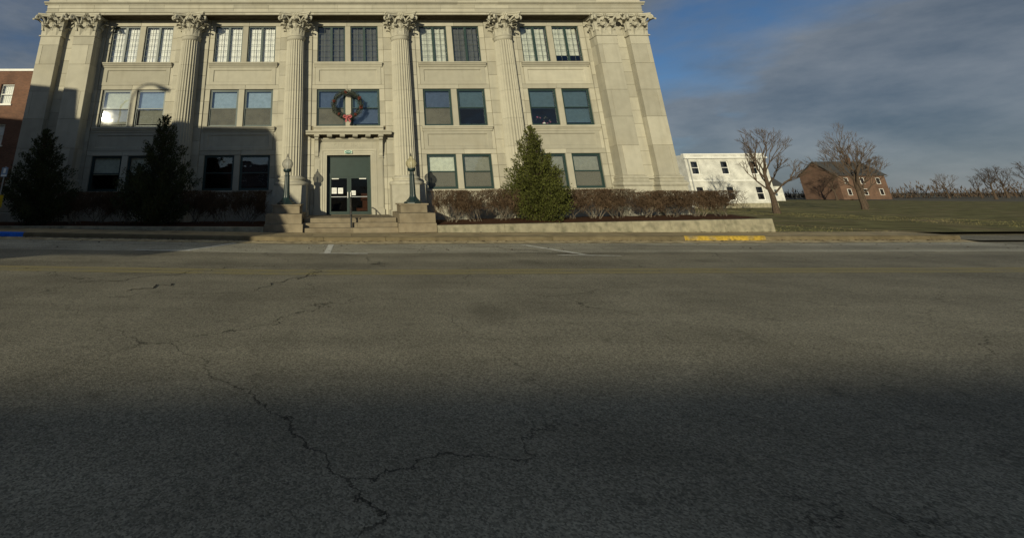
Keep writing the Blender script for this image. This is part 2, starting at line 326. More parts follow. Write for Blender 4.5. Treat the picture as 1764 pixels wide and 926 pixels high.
def link(name, me, parent=None, loc=(0,0,0), rot=(0,0,0)):
    o = bpy.data.objects.new(name, me); COL.objects.link(o); o.location = loc; o.rotation_euler = rot
    if parent: o.parent = parent
    return o
def tag(o, label=None, cat=None, group=None, kind=None):
    if label: o['label'] = label
    if cat: o['category'] = cat
    if group: o['group'] = group
    if kind: o['kind'] = kind
    return o
def thing(name, label, cat, loc=(0,0,0), group=None, rot=0):
    o = bpy.data.objects.new(name, None); COL.objects.link(o); o.location = loc; o.rotation_euler = (0,0,rot); o.empty_display_size = 0.2
    return tag(o, label, cat, group)
def copy_tree(o, parent=None):
    c = o.copy(); COL.objects.link(c); c.parent = parent
    for ch in list(o.children): copy_tree(ch, c)
    return c

_cache = {}
def stone(x0, x1, z0, z1, y, parent, mt='stone', name='stone', depth=0.12, ch=0.012, gap=0.004):
    """one ashlar block with arrised front edges; front face at y"""
    w, h = round(x1-x0, 3), round(z1-z0, 3); key = (w, h, mt, round(depth,3), ch, name)
    if key not in _cache:
        b = MB(); a, c = w/2-gap, h/2-gap; i, k = a-ch, c-ch
        b.add([(-i,0,-k),(i,0,-k),(i,0,k),(-i,0,k),(-a,ch,-c),(a,ch,-c),(a,ch,c),(-a,ch,c),(-a,depth,-c),(a,depth,-c),(a,depth,c),(-a,depth,c)],
              [(0,1,2,3),(4,5,1,0),(5,6,2,1),(6,7,3,2),(7,4,0,3),(8,9,5,4),(9,10,6,5),(10,11,7,6),(11,8,4,7),(9,8,11,10)])
        _cache[key] = b.mesh(name, mt)
    return link(name, _cache[key], parent, ((x0+x1)/2, y, (z0+z1)/2))

# ------------------------------------------------------------------ ground
GX = [-60, -20, -15, -8, -2, 0, 8, 15, 22, 60]; GZ = [0.6, 0.40, 0.33, 0.16, 0.02, 0, -0.04, -0.09, -0.13, -0.2]
def g(x):
    if x <= GX[0]: return GZ[0]
    if x >= GX[-1]: return GZ[-1]
    i = bisect(GX, x) - 1; t = (x-GX[i])/(GX[i+1]-GX[i]); return GZ[i] + t*(GZ[i+1]-GZ[i])
XS = [-900, -60] + [x for x in range(-40, 61, 2)] + [900]
def sheet(name, x0, x1, y0, y1, z, mt, parent=None, thick=0.0, kind='structure'):
    xs = [x0] + [x for x in XS if x0 < x < x1] + [x1]; b = MB()
    for i in range(len(xs)-1):
        a, c = xs[i], xs[i+1]; za, zc = z+g(a), z+g(c)
        b.add([(a,y0,za),(c,y0,zc),(c,y1,zc),(a,y1,za)], [(0,1,2,3)])
        if thick: b.add([(a,y0,za-thick),(c,y0,zc-thick),(c,y0,zc),(a,y0,za)], [(0,1,2,3)])
    o = b.build(name, mt, parent)
    if kind and not parent: tag(o, kind=kind)
    return o

sheet('ground', -900, 900, -900, 900, -0.06, 'earth')
road = sheet('road', -300, 300, -21.6, -6.75, 0.0, 'asphalt')
sheet('parking_lane', -40, 24, -9.45, -6.75, 0.004, 'asphalt2')
def gutter_pan():
    b = MB(); xs = [-40] + [v for v in XS if -40 < v < 24] + [24]
    for a, c in zip(xs, xs[1:]): b.add([(a, -6.72, g(a)+.008), (c, -6.72, g(c)+.008), (c, -6.19, g(c)+.05), (a, -6.19, g(a)+.05)], [(0,1,2,3)])
    tag(b.build('gutter', 'gutter'), kind='structure')
gutter_pan()
sheet('parking_lot', -300, 300, -60, -21.6, 0.0, 'asphalt')
pavement = sheet('pavement', -40, 24, -6.05, -0.2, 0.13, 'pave')
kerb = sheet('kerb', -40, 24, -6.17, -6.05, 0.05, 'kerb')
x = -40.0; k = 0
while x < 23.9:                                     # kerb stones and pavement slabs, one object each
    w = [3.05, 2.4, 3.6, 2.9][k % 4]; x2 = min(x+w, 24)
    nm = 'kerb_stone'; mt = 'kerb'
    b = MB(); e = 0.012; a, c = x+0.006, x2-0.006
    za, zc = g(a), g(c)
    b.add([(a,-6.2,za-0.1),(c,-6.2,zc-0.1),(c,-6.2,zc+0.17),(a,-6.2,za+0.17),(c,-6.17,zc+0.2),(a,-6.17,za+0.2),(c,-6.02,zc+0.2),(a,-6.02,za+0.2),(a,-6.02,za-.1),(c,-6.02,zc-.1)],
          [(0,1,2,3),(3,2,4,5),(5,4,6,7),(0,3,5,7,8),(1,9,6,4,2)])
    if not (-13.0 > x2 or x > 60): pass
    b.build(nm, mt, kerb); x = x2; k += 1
x = -38.4
while x < 24:
    x2 = min(x+1.6, 24)
    for (ya, yb) in ((-6.015, -4.9), (-4.89, -4.2)):
        b = MB(); a, c = x+0.006, x2-0.006; d = random.uniform(-0.004, 0.004)
        za, zc = g(a)+0.2+d, g(c)+0.2+d
        b.add([(a,ya,za),(c,ya,zc),(c,yb,zc),(a,yb,za),(a,ya,za-.05),(c,ya,zc-.05),(c,yb,zc-.05),(a,yb,za-.05)], [(0,1,2,3),(4,5,1,0),(5,6,2,1),(7,4,0,3)])
        b.build('paving_slab', 'pave', pavement)
    x = x2

def mark(name, pts, w, mt, z=0.006):
    """painted strip or crack along a polyline on the road"""
    b = MB(); P2 = [Vector((p[0], p[1])) for p in pts]; n = len(P2); o = []
    for i, p in enumerate(P2):
        t = (P2[min(i+1,n-1)]-P2[max(i-1,0)]).normalized(); q = Vector((-t.y, t.x))
        ww = w[i] if hasattr(w, '__len__') else w
        for s_ in (-.5, .5):
            r = p+q*ww*s_; b.v.append((r.x, r.y, g(r.x)+z))
    for i in range(n-1): b.f.append((2*i, 2*i+2, 2*i+3, 2*i+1))
    for i, f in enumerate(b.f):
        pass
    ob = b.build(name, mt); tag(ob, kind='structure')
    return ob
def straight(x0, y0, x1, y1, n=8): return [(x0+(x1-x0)*i/n, y0+(y1-y0)*i/n) for i in range(n+1)]
mark('centre_line', straight(-60, -12.72, 60, -12.72, 60), 0.30, 'yellow_line', 0.005)
mark('centre_line', straight(-60, -13.12, 60, -13.12, 60), 0.30, 'yellow_line', 0.005)
mark('parking_line', straight(-0.78, -6.85, -0.85, -9.4), 0.20, 'white_line', 0.010)
mark('parking_line', straight(-1.1, -9.5, 0.42, -9.55), 0.14, 'white_line', 0.012)
mark('parking_line', straight(-4.35, -6.8, -5.3, -9.1), 0.20, 'white_line', 0.010)
mark('parking_line', straight(-6.9, -9.25, -5.2, -9.2), 0.16, 'white_line', 0.012)
mark('parking_line', straight(6.2, -7.2, 7.0, -10.0), 0.20, 'white_line', 0.010)
mark('parking_line', straight(6.1, -10.1, 7.9, -10.3), 0.13, 'white_line', 0.012)
mark('parking_line', straight(12.4, -6.9, 12.75, -6.95, 2), 0.14, 'white_line', 0.013)
def crack(x0, y0, x1, y1, w=0.035, seed=0, n=26, amp=0.13):
    rr = random.Random(seed); pts = []; ws = []
    for i in range(n+1):
        t = i/n; j = noise.noise(Vector((t*5, seed*3.7, 0)))*amp*3 + rr.uniform(-amp, amp)*0.35
        dx, dy = x1-x0, y1-y0; l = math.hypot(dx, dy)
        pts.append((x0+dx*t-dy/l*j, y0+dy*t+dx/l*j)); ws.append(w*.62*(0.35+rr.random())*(1 if 0 < i < n else .2))
    mark('road_crack', pts, ws, 'tar', 0.009)
crack(-5.6, -14.6, -3.9, -13.2, .04, 1); crack(-3.9, -13.2, -3.0, -12.4, .025, 2); crack(-4.4, -15.2, -3.7, -14.5, .05, 3)
crack(-2.1, -15.0, -0.9, -12.9, .035, 4); crack(-1.3, -13.9, -0.95, -12.2, .03, 5); crack(0.7, -12.2, 0.35, -10.3, .025, 6)
crack(0.62, -11.5, 0.42, -11.8, .05, 7); crack(3.9, -7.1, 6.0, -9.0, .05, 8); crack(4.6, -8.4, 6.6, -9.4, .03, 9); crack(5.0, -9.6, 8.5, -9.9, .05, 10)
crack(-14.0, -9.0, -3.0, -9.7, .03, 11, 40); crack(-12.8, -10.5, -8.5, -9.6, .03, 12); crack(-4.0, -6.9, -1.5, -6.95, .03, 13); crack(-16, -7.4, -11.0, -6.9, .03, 21)
crack(-1.0, -6.8, 7.5, -6.78, .025, 14, 50, .05); crack(-9.0, -9.6, 1.5, -9.75, .02, 15, 50); crack(9.0, -8.6, 13.0, -9.1, .02, 16)

# painted kerb faces
def kerb_paint(name, x0, x1, mt):
    b = MB(); xs = [x0] + [v for v in XS if x0 < v < x1] + [x1]
    for a, c in zip(xs, xs[1:]):
        za, zc = g(a), g(c)
        b.add([(a,-6.206,za-0.02),(c,-6.206,zc-0.02),(c,-6.206,zc+0.172),(a,-6.206,za+0.172),(c,-6.174,zc+0.206),(a,-6.174,za+0.206),(c,-6.03,zc+0.206),(a,-6.03,za+0.206)], [(0,1,2,3),(3,2,4,5),(5,4,6,7)])
    tag(b.build(name, mt), kind='structure')
kerb_paint('painted_kerb', -18.0, -12.6, 'blue_paint')
kerb_paint('painted_kerb', 13.0, 16.2, 'yellow_paint')

# ------------------------------------------------------------------ the city hall
P = 6.1
WX0, WX1 = 0.165, 1.794                              # window edges measured from the bay centre
LV = {3: (9.195, 11.471), 2: (5.454, 7.586), 1: (2.047, 3.891)}
PIER = 2.10                                          # half width of the recessed bay
ZT = 11.88                                           # underside of the entablature
hall = thing('city_hall', 'three storey pale limestone city hall with giant Corinthian columns and tall paired windows', 'building')
BAYS = [i*P for i in (-2,-1,0,1,2)]
EDGE = 17.55

# masonry core behind the ashlar: openings left for the windows and the door
core = MB(); cf, cb = 0.03, 0.42
def cbox(x0, x1, z0, z1, f=cf): core.box(x0, x1, f, cb, z0, z1)
prev = -EDGE
for i, bx in enumerate(BAYS):
    cbox(prev, bx-WX1-0.02, 0.0, ZT); prev = bx+WX1+0.02
cbox(prev, EDGE, 0.0, ZT)
for i, bx in enumerate(BAYS):
    a, c = bx-WX1-0.02, bx+WX1+0.02
    cbox(a, c, 11.49, ZT); cbox(a, c, 7.60, 9.18)
    for r_ in (3, 2) + (() if i == 2 else (1,)): cbox(bx-WX0+0.02, bx+WX0-0.02, LV[r_][0]-.015, LV[r_][1]+.015)
    if i == 2:
        cbox(a, c, 3.88, 5.44); cbox(a, -1.22, 0, 3.88); cbox(1.22, c, 0, 3.88)
    else:
        cbox(a, c, 3.90, 5.44); cbox(a, c, 0.0, 2.03)
core.build('masonry_core', 'mortar', hall)

# rooms behind the glass, side walls and roof
rm = MB()
rm.box(-17.3, 17.3, 5.0, 5.1, 0, 12.4)
for z in (0.55, 4.6, 8.3, 11.8): rm.box(-17.3, 17.3, 0.44, 5.0, z, z+0.1)
for bx in [-3.05-P*1, -3.05, 3.05, 3.05+P]: rm.box(bx-0.06, bx+0.06, 0.44, 5.0, 0.6, 11.8)
rm.build('room_interior', 'room', hall)
sw = MB(); sw.box(-EDGE, -17.3, cb+.003, 22, 0, 12.6); sw.box(17.3, EDGE, cb+.003, 22, 0, 12.6); sw.box(-EDGE+.003, EDGE-.003, 21.6, 21.9, 0, 12.5)
sw.build('side_wall', 'stone_plain', hall)
b = MB(); b.box(-17.3, 17.3, 0.5, 21.6, 12.9, 13.0); b.build('roof', 'roof', hall)

CZ = [1.30, 2.047, 2.66, 3.28, 3.891, 4.67, 5.454, 6.165, 6.875, 7.586, 8.39, 9.195, 9.95, 10.71, 11.471, ZT]
PF = -0.075                                          # pier face
def near(v, w): return abs(v-w) < 1e-3
# piers behind the columns
for cx in (-1.5*P, -0.5*P, 0.5*P, 1.5*P):
    for z0, z1 in zip(CZ, CZ[1:]):
        if z0 < 2.0 and False: continue
        stone(cx-0.95, cx, z0, z1, PF, hall); stone(cx, cx+0.95, z0, z1, PF, hall)
    stone(cx-0.95, cx, 0.45, 1.30, PF-.06, hall, depth=.18); stone(cx, cx+0.95, 0.45, 1.30, PF-.06, hall, depth=.18)
for s_ in (-1, 1):                                   # narrow return piers beside the corner pilasters
    for z0, z1 in zip(CZ, CZ[1:]):
        a, c = sorted((s_*14.30, s_*14.56)); stone(a, c, z0, z1, PF, hall)
# jamb stones beside the windows and the wall below them
for i, bx in enumerate(BAYS):
    for s_ in (-1, 1):
        for z0, z1 in zip(CZ, CZ[1:]):
            if i == 2 and z1 < 5.4: continue
            inwin = any(LV[r_][0]-.01 <= z0 and z1 <= LV[r_][1]+.01 for r_ in (1, 2, 3))
            if inwin:
                a, c = sorted((bx+s_*WX1, bx+s_*PIER)); stone(a, c, z0, z1, 0.0, hall, depth=0.30)
    # lintels (two stones and the mullion) above each window pair
    for r_ in (3, 2, 1):
        if r_ == 1 and i == 2: continue
        zb, zt = LV[r_][1], {3: ZT, 2: LV[2][1]+0.26, 1: LV[1][1]+0.26}[r_]
        cut = bx + [-.15, .2, -.05, .3, -.1][i]
        stone(bx-PIER, cut, zb, zt, 0.0 if r_ == 3 else -.012, hall, name='lintel_stone', depth=.3); stone(cut, bx+PIER, zb, zt, 0.0 if r_ == 3 else -.012, hall, name='lintel_stone', depth=.3)
        stone(bx-WX0, bx+WX0, LV[r_][0], LV[r_][1], 0.01, hall, name='window_mullion', depth=.28)
    # spandrels: frame stones round a sunk panel
    for (z0, z1) in (((7.846, 9.195)), ((4.151, 5.454))):
        if i == 2 and z0 < 5: continue
        zs = z1-0.30
        b = MB(); x0, x1 = bx-1.90, bx+1.90; y = -0.035
        ix0, ix1, iz0, iz1 = x0+.22, x1-.22, z0+.17, zs-.16
        b.add([(x0,y,z0),(x1,y,z0),(x1,y,zs),(x0,y,zs),(ix0,y,iz0),(ix1,y,iz0),(ix1,y,iz1),(ix0,y,iz1),
               (ix0+.04,y+.05,iz0+.04),(ix1-.04,y+.05,iz0+.04),(ix1-.04,y+.05,iz1-.04),(ix0+.04,y+.05,iz1-.04),
               (x0,.05,z0),(x1,.05,z0),(x1,.05,zs),(x0,.05,zs)],
              [(0,1,5,4),(1,2,6,5),(2,3,7,6),(3,0,4,7),(4,5,9,8),(5,6,10,9),(6,7,11,10),(7,4,8,11),(8,9,10,11),(12,13,1,0),(13,14,2,1),(14,15,3,2),(15,12,0,3)])
        b.build('spandrel_panel', 'stone', hall)
        stone(bx-PIER, bx-1.905, z0, z1, 0, hall); stone(bx+1.905, bx+PIER, z0, z1, 0, hall)
        # projecting sill with a moulding under it
        b = MB(); b.profx([(0.30, z1), (-0.20, z1-0.02), (-0.20, z1-.10), (-0.16, z1-.12), (-0.15, z1-.17), (-0.09, z1-.23), (-0.075, z1-.30), (0.05, z1-.30), (0.05, z1-.06), (0.30, z1-.06)][::-1], bx-1.98, bx+1.98)
        b.build('window_sill', 'stone', hall)
    if i == 2:
        b = MB(); b.profx([(0.30, 5.454), (-0.18, 5.44), (-0.18, 5.34), (-0.12, 5.31), (-0.12, 5.2), (0.05, 5.2), (0.05, 5.38), (0.30, 5.38)][::-1], -1.95, 1.95); b.build('window_sill', 'stone', hall)
    else:                                            # wall under the ground floor windows
        for q in range(3):
            a = bx-PIER+q*1.4; stone(a, a+1.4, 1.30, 2.0, -.02, hall, depth=.15); stone(a, a+1.4, 0.45, 1.30, -.06, hall, depth=.18)
        b = MB(); b.profx([(0.30, 2.047), (-0.12, 2.03), (-0.12, 1.94), (0.02, 1.93), (.02, 2.0), (0.30, 2.0)][::-1], bx-1.95, bx+1.95); b.build('window_sill', 'stone', hall)

# --- windows
def win_rail(b, x0, x1, z0, z1, t=0.055, y0=0.10, y1=0.17):
    b.box(x0, x0+t, y0, y1, z0, z1); b.box(x1-t, x1, y0, y1, z0, z1)
    b.box(x0+t, x1-t, y0+.002, y1-.002, z0, z0+t); b.box(x0+t, x1-t, y0+.002, y1-.002, z1-t, z1)
WW = WX1-WX0
def shared(key, fn):
    if key not in _cache: _cache[key] = fn()
    return _cache[key]
def pleated(w, h, amp=.025, n=13, rows=1):
    b = MB(); K = n*4
    for k_ in range(K+1):
        x = -w/2+w*k_/K; y = amp*math.sin(k_/4*2*math.pi)*(0.7+.3*math.sin(k_*1.7))
        b.v += [(x, y, 0), (x, y, h)]
    b.f += [(2*k_, 2*k_+2, 2*k_+3, 2*k_+1) for k_ in range(K)]
    return b
def flat_blind(w, h, slats=0):
    b = MB(); n = max(2, int(h/0.055))
    for k_ in range(n):
        z = h*k_/n; z2 = h*(k_+1)/n-.004
        b.add([(-w/2, 0.008, z), (w/2, 0.008, z), (w/2, -0.006, z2), (-w/2, -0.006, z2)], [(0,1,2,3)])
    b.box(-w/2, w/2, -.02, .02, -0.03, 0.0)
    return b
def sash_window(bx, s_, row, up_='blind_grey', uph=None, low='screen', lowblind=None, glare=False):
    z0, z1 = LV[row]; H = z1-z0; cx = bx + s_*(WX0+WX1)/2
    e = link('window', None, hall, (cx, 0, z0)); e.empty_display_size = .1
    zm = H*0.495
    def fr():
        b = MB(); win_rail(b, -WW/2+.004, WW/2-.004, .003, H-.003, .06, .10, .20); return b.mesh('window_frame', 'green')
    link('window_frame', shared(('fr', row), fr), e)
    def us():
        b = MB(); win_rail(b, -WW/2+.066, WW/2-.066, zm-.03, H-.065, .05, .125, .165); return b.mesh('upper_sash', 'green')
    def ls():
        b = MB(); win_rail(b, -WW/2+.066, WW/2-.066, .065, zm+.03, .05, .168, .21); return b.mesh('lower_sash', 'green')
    link('upper_sash', shared(('us', row), us), e); link('lower_sash', shared(('ls', row), ls), e)
    gm = 'glass_glare' if glare else 'glass'
    def gp(y, za, zb):
        b = MB(); b.box(-WW/2+.115, WW/2-.115, y, y+.006, za, zb); return b.mesh('glass_pane', gm)
    zc1 = (zm+.02+H-.115)/2; h1 = (H-.115-zm-.02)/2
    def tp():
        b = MB(); b.box(-WW/2+.115, WW/2-.115, -.003, .003, -h1, h1); return b.mesh('glass_pane', gm)
    p1 = link('glass_pane', shared(('g1', row, gm), tp), e, (0, .146, zc1))
    if glare == 1: p1.rotation_euler = (-R(1.7), 0, R(.35))
    zc2 = (.115+zm-.02)/2; h2 = (zm-.02-.115)/2
    def lp():
        b = MB(); b.box(-WW/2+.115, WW/2-.115, -.003, .003, -h2, h2); return b.mesh('glass_pane', gm)
    p2 = link('glass_pane', shared(('g2', row, gm), lp), e, (0, .189, zc2))
    if glare == 1: p2.rotation_euler = (-R(1.75), 0, R(.35))    # an old pane leaning slightly in its sash
    if low == 'screen':
        def sc():
            b = MB(); b.add([(-WW/2+.112, .178, .112), (WW/2-.112, .178, .112), (WW/2-.112, .178, zm-.018), (-WW/2+.112, .178, zm-.018)], [(0,1,2,3)]); return b.mesh('insect_screen', 'screen')
        link('insect_screen', shared(('sc', row), sc), e)
    if up_:
        h = uph if uph else H-zm-.03
        me = shared(('bl', row, up_, round(h, 2)), lambda: flat_blind(WW-.16, h).mesh('window_blind', up_))
        link('window_blind', me, e, (0, .29, H-.07-h))
    if lowblind:
        me = shared(('bl', row, lowblind, 'l'), lambda: flat_blind(WW-.16, zm-.25).mesh('window_blind', lowblind))
        link('window_blind', me, e, (0, .30, .22))
    return e
def casement_window(bx, s_, cur='curtain', h=None):
    z0, z1 = LV[3]; H = z1-z0; cx = bx + s_*(WX0+WX1)/2
    e = link('window', None, hall, (cx, 0, z0)); e.empty_display_size = .1
    def fr():
        b = MB(); win_rail(b, -WW/2+.004, WW/2-.004, .003, H-.003, .06, .10, .20)
        b.box(-.065, .065, .09, .2, .065, H-.065); return b.mesh('window_frame', 'green')
    link('window_frame', shared('fr3', fr), e)
    def bars():
        b = MB()
        for sx in (-1, 1):
            a, c = sorted((sx*.068, sx*(WW/2-.062)))
            m_ = (a+c)/2; b.box(m_-.008, m_+.008, .128, .152, .07, H-.07)
            for k_ in range(1, 6): z = .065+(H-.13)*k_/6; b.box(a, c, .130, .150, z-.008, z+.008)
        return b.mesh('glazing_bars', 'lead')
    link('glazing_bars', shared('bars3', bars), e)
    pw = (WW/2-.13)/2-.02; ph = (H-.13)/6-.02
    def pane():
        b = MB(); b.box(-pw/2-.008, pw/2+.008, .138, .142, -ph/2-.008, ph/2+.008); return b.mesh('glass_pane', 'glass')
    me = shared('pane3', pane)
    for sx in (-1, 1):
        a, c = sorted((sx*.068, sx*(WW/2-.062)))
        for q in (0, 1):
            for k_ in range(6):
                o = link('glass_pane', me, e, (a+(c-a)*(q+.5)/2, 0, .065+(H-.13)*(k_+.5)/6))
                o.rotation_euler = (random.uniform(-.008, .008), 0, random.uniform(-.008, .008))
    hh = h or H-.1
    if cur:
        me = shared(('cur', cur, round(hh, 2)), lambda: pleated(WW-.14, hh, .03, 11 if cur == 'curtain' else 6).mesh('window_curtain', cur, True))
        link('window_curtain', me, e, (0, .30, H-.05-hh))
    return e
casement_window(BAYS[0], -1); casement_window(BAYS[0], 1); casement_window(BAYS[1], -1); casement_window(BAYS[1], 1)
casement_window(BAYS[2], -1, 'curtain_grey'); casement_window(BAYS[2], 1, 'curtain_grey')
casement_window(BAYS[3], -1, 'curtain_green'); casement_window(BAYS[3], 1, 'curtain_grey'); casement_window(BAYS[4], -1, 'curtain_green'); casement_window(BAYS[4], 1, 'curtain_green', 1.75)
w0 = sash_window(BAYS[0], -1, 2, 'blind_white', low=None, lowblind='blind_grey', glare=1); sash_window(BAYS[0], 1, 2, 'blind_sky', low=None, lowblind='blind_grey', glare=2)
sash_window(BAYS[1], -1, 2, 'blind_sky'); sash_window(BAYS[1], 1, 2, 'blind_sky')
sash_window(BAYS[2], -1, 2, 'blind_navy'); sash_window(BAYS[2], 1, 2, 'blind_teal', low=None, lowblind='blind_navy')
sash_window(BAYS[3], -1, 2, 'blind_navy'); sash_window(BAYS[3], 1, 2, 'blind_teal', low=None)
sash_window(BAYS[4], -1, 2, 'blind_teal', low=None); sash_window(BAYS[4], 1, 2, 'blind_teal', low=None, lowblind='blind_teal')
sash_window(BAYS[0], -1, 1, 'blind_white', low=None); sash_window(BAYS[0], 1, 1, 'blind_white', low=None)
sash_window(BAYS[1], -1, 1, None, low=None); sash_window(BAYS[1], 1, 1, 'blind_dark', low=None, lowblind='blind_dark')
sash_window(BAYS[3], -1, 1, 'blind_white', lowblind='blind_grey'); sash_window(BAYS[3], 1, 1, 'blind_grey', lowblind='blind_grey')
sash_window(BAYS[4], -1, 1, 'blind_grey', lowblind='blind_grey'); sash_window(BAYS[4], 1, 1, 'blind_grey', lowblind='blind_grey')

# --- acanthus leaf, volute and rosette used on the capitals
def leaf(b, base, n_, h, w, curl, lean=0.0):
    n_ = Vector(n_).normalized(); t = Vector((-n_.y, n_.x, 0)); base = Vector(base)
    path = [(0.0, 0.0), (.015, .25), (.03+lean*.3, .5), (.06+lean*.6, .75), (.10+curl*.35+lean, .93), (.10+curl*.75+lean, 1.0), (.10+curl+lean, .95), (.09+curl*1.05+lean, .84)]
    wid = [.72, .80, .95, 1.0, .92, .75, .5, .22]
    rows = []
    for (o_, z), ww in zip(path, wid):
        row = []
        for u in (-1, -.62, -.3, 0, .3, .62, 1):
            lob = 1.0 if abs(u) < .9 else (0.82+.18*math.cos(z*18))
            off = o_ - 0.035*abs(u) + (0.02 if u == 0 else 0) - (0.015 if abs(u) == .62 else 0)
            row.append(base + n_*(off) + t*(u*ww*w/2*lob) + Vector((0, 0, z*h - .02*abs(u)*h)))
        rows.append(row)
    o0 = len(b.v); R_, C_ = len(rows), 7
    for th in (0, -.03):
        for row in rows: b.v += [tuple(p + n_*th + Vector((0, 0, th))) for p in row]
    K = R_*C_
    for i in range(R_-1):
        for j in range(C_-1):
            q = o0+i*C_+j; b.f.append((q, q+1, q+C_+1, q+C_)); b.f.append((K+q, K+q+C_, K+q+C_+1, K+q+1))
    for i in range(R_-1):
        q = o0+i*C_; b.f.append((q, q+C_, K+q+C_, K+q)); q += C_-1; b.f.append((q, K+q, K+q+C_, q+C_))
    q = o0+(R_-1)*C_
    for j in range(C_-1): b.f.append((q+j, q+j+1, K+q+j+1, K+q+j))
def volute(b, start, d, reach, rise, rad):
    """scroll rising from start in horizontal direction d, ending in a spiral"""
    d = Vector((d[0], d[1], 0)).normalized(); s0 = Vector(start); pts = []; rr = []
    c = s0 + d*reach + Vector((0, 0, rise))
    for i in range(5):
        t = i/5; pts.append(s0 + d*(reach*(t**1.6)) + Vector((0, 0, (rise+rad)*(1-(1-t)**1.7)))); rr.append(.045+.02*t)
    for i in range(15):
        a = math.pi/2 - i*(2*math.pi*1.5/14); q = rad*(1-.062*i)
        pts.append(c + d*(q*math.cos(a)) + Vector((0, 0, q*math.sin(a)))); rr.append(.070-.0022*i)
    b.tube(pts, rr, 6)
def rosette(b, c, n_, r):
    n_ = Vector(n_).normalized(); t = Vector((-n_.y, n_.x, 0)); c = Vector(c)
    for k_ in range(6):
        a = k_*math.pi/3; p = c + t*(r*.62*math.cos(a)) + Vector((0, 0, r*.62*math.sin(a)))
        b.add([p-t*r*.42, p+Vector((0,0,r*.42)), p+t*r*.42, p-Vector((0,0,r*.42)), p+n_*r*.5], [(1,0,4),(2,1,4),(3,2,4),(0,3,4)])
    b.add([c-t*r*.4+n_*.02, c+Vector((0,0,r*.4))+n_*.02, c+t*r*.4+n_*.02, c-Vector((0,0,r*.4))+n_*.02, c+n_*r*.8], [(1,0,4),(2,1,4),(3,2,4),(0,3,4)])
def abacus_poly(hw, hd, sag, cut):
    """plan outline of an abacus with hollowed sides and cut corners, counter-clockwise"""
    pts = []
    cs = [(-hw, -hd), (hw, -hd), (hw, hd), (-hw, hd)]
    for k_ in range(4):
        a, c = Vector(cs[k_]), Vector(cs[(k_+1) % 4]); d = (c-a).normalized(); nn = Vector((-d.y, d.x)); l = (c-a).length
        for i in range(9):
            t = cut/l + (1-2*cut/l)*i/8; pts.append(a + d*l*t + nn*sag*math.sin(math.pi*i/8))
    return pts
def abacus(b, hw, hd, sag, cut, z0, z1, c=(0, 0), taper=.05):
    lay = [(1-taper*1.6, z0), (1-taper, z0+(z1-z0)*.45), (1, z0+(z1-z0)*.55), (1, z1)]
    o = len(b.v); pts = abacus_poly(hw, hd, sag, cut); n = len(pts)
    for s_, z in lay: b.v += [(c[0]+p.x*s_, c[1]+p.y*s_, z) for p in pts]
    for j in range(len(lay)-1):
        for i in range(n): i2 = (i+1) % n; b.f.append((o+j*n+i, o+j*n+i2, o+(j+1)*n+i2, o+(j+1)*n+i))
    b.f.append(tuple(o+i for i in range(n-1, -1, -1))); b.f.append(tuple(o+(len(lay)-1)*n+i for i in range(n)))
CH = ZT-10.60
def col_capital():
    b = MB(); r0 = .50
    b.lathe([(r0+.05, -.07), (r0+.075, -.03), (r0+.05, .01), (r0, .03), (r0, CH*.35), (r0, CH*.6), (r0+.04, CH*.84), (r0+.04, CH*.88)], 32)
    bell = MB(); bell.v, bell.f = b.v, b.f
    lv = MB()
    for k_ in range(8):
        a = k_*math.pi/4 + math.pi/8 - math.pi/2; n_ = (math.cos(a), math.sin(a)); leaf(lv, (n_[0]*r0, n_[1]*r0, .02), (*n_, 0), CH*.42, .40, .25)
    for k_ in range(8):
        a = k_*math.pi/4 - math.pi/2; n_ = (math.cos(a), math.sin(a)); leaf(lv, (n_[0]*(r0+.0), n_[1]*(r0+.0), CH*.18), (*n_, 0), CH*.50, .44, .33, .06)
    vo = MB()
    for k_ in range(4):
        a = k_*math.pi/2 + math.pi/4; d = (math.cos(a), math.sin(a)); t = (-d[1], d[0])
        for q in (-.05, .05): volute(vo, (d[0]*(r0+.06)+t[0]*q*3.2, d[1]*(r0+.06)+t[1]*q*3.2, CH*.52), d, .50, CH*.22, .125)
        leaf(vo, (d[0]*(r0+.1), d[1]*(r0+.1), CH*.34), (*d, 0), CH*.40, .34, .36, .10)
    for k_ in range(4):
        a = k_*math.pi/2; d = (math.cos(a), math.sin(a)); t = (-d[1], d[0])
        for q in (-1, 1): volute(vo, (d[0]*(r0+.1)+t[0]*.30*q, d[1]*(r0+.1)+t[1]*.30*q, CH*.55), (-t[0]*q+d[0]*.35, -t[1]*q+d[1]*.35), .19, CH*.21, .075)
        rosette(vo, (d[0]*.72, d[1]*.72, CH*.90), (*d, 0), .19)
    ab = MB(); abacus(ab, .93, .93, .20, .07, CH*.865, CH-.003)
    return bell, lv, vo, ab
cc = col_capital()
cc_me = [cc[0].mesh('bell', 'stone_plain', True), cc[1].mesh('acanthus_leaves', 'stone_plain'), cc[2].mesh('scrolls', 'stone_plain', True), cc[3].mesh('abacus', 'stone_plain')]
def drum_mesh(z0, z1, N=24, sub=6):
    b = MB(); zb, zt = 2.56, 10.55
    def rad(z): t = (z-zb)/(zt-zb); return .585-.075*t**1.6
    lev = [z0+.004, z1-.004]
    flute = not False
    for z in lev:
        r = rad(z)
        for k_ in range(N):
            for q in range(sub):
                u = q/sub; a = 2*math.pi*(k_+u)/N
                dep = 0 if u < .14 else .062*math.sqrt(max(0, 1-((u-.57)/.43)**2))
                b.v.append((math.cos(a)*(r-dep), math.sin(a)*(r-dep), z))
    n = N*sub
    for i in range(n): i2 = (i+1) % n; b.f.append((i, i2, n+i2, n+i))
    b.f.append(tuple(range(n-1, -1, -1))); b.f.append(tuple(range(n, 2*n)))
    return b.mesh('shaft_drum', 'stone_col')
DZ = [2.74, 4.23, 5.75, 7.32, 8.83, 10.33]
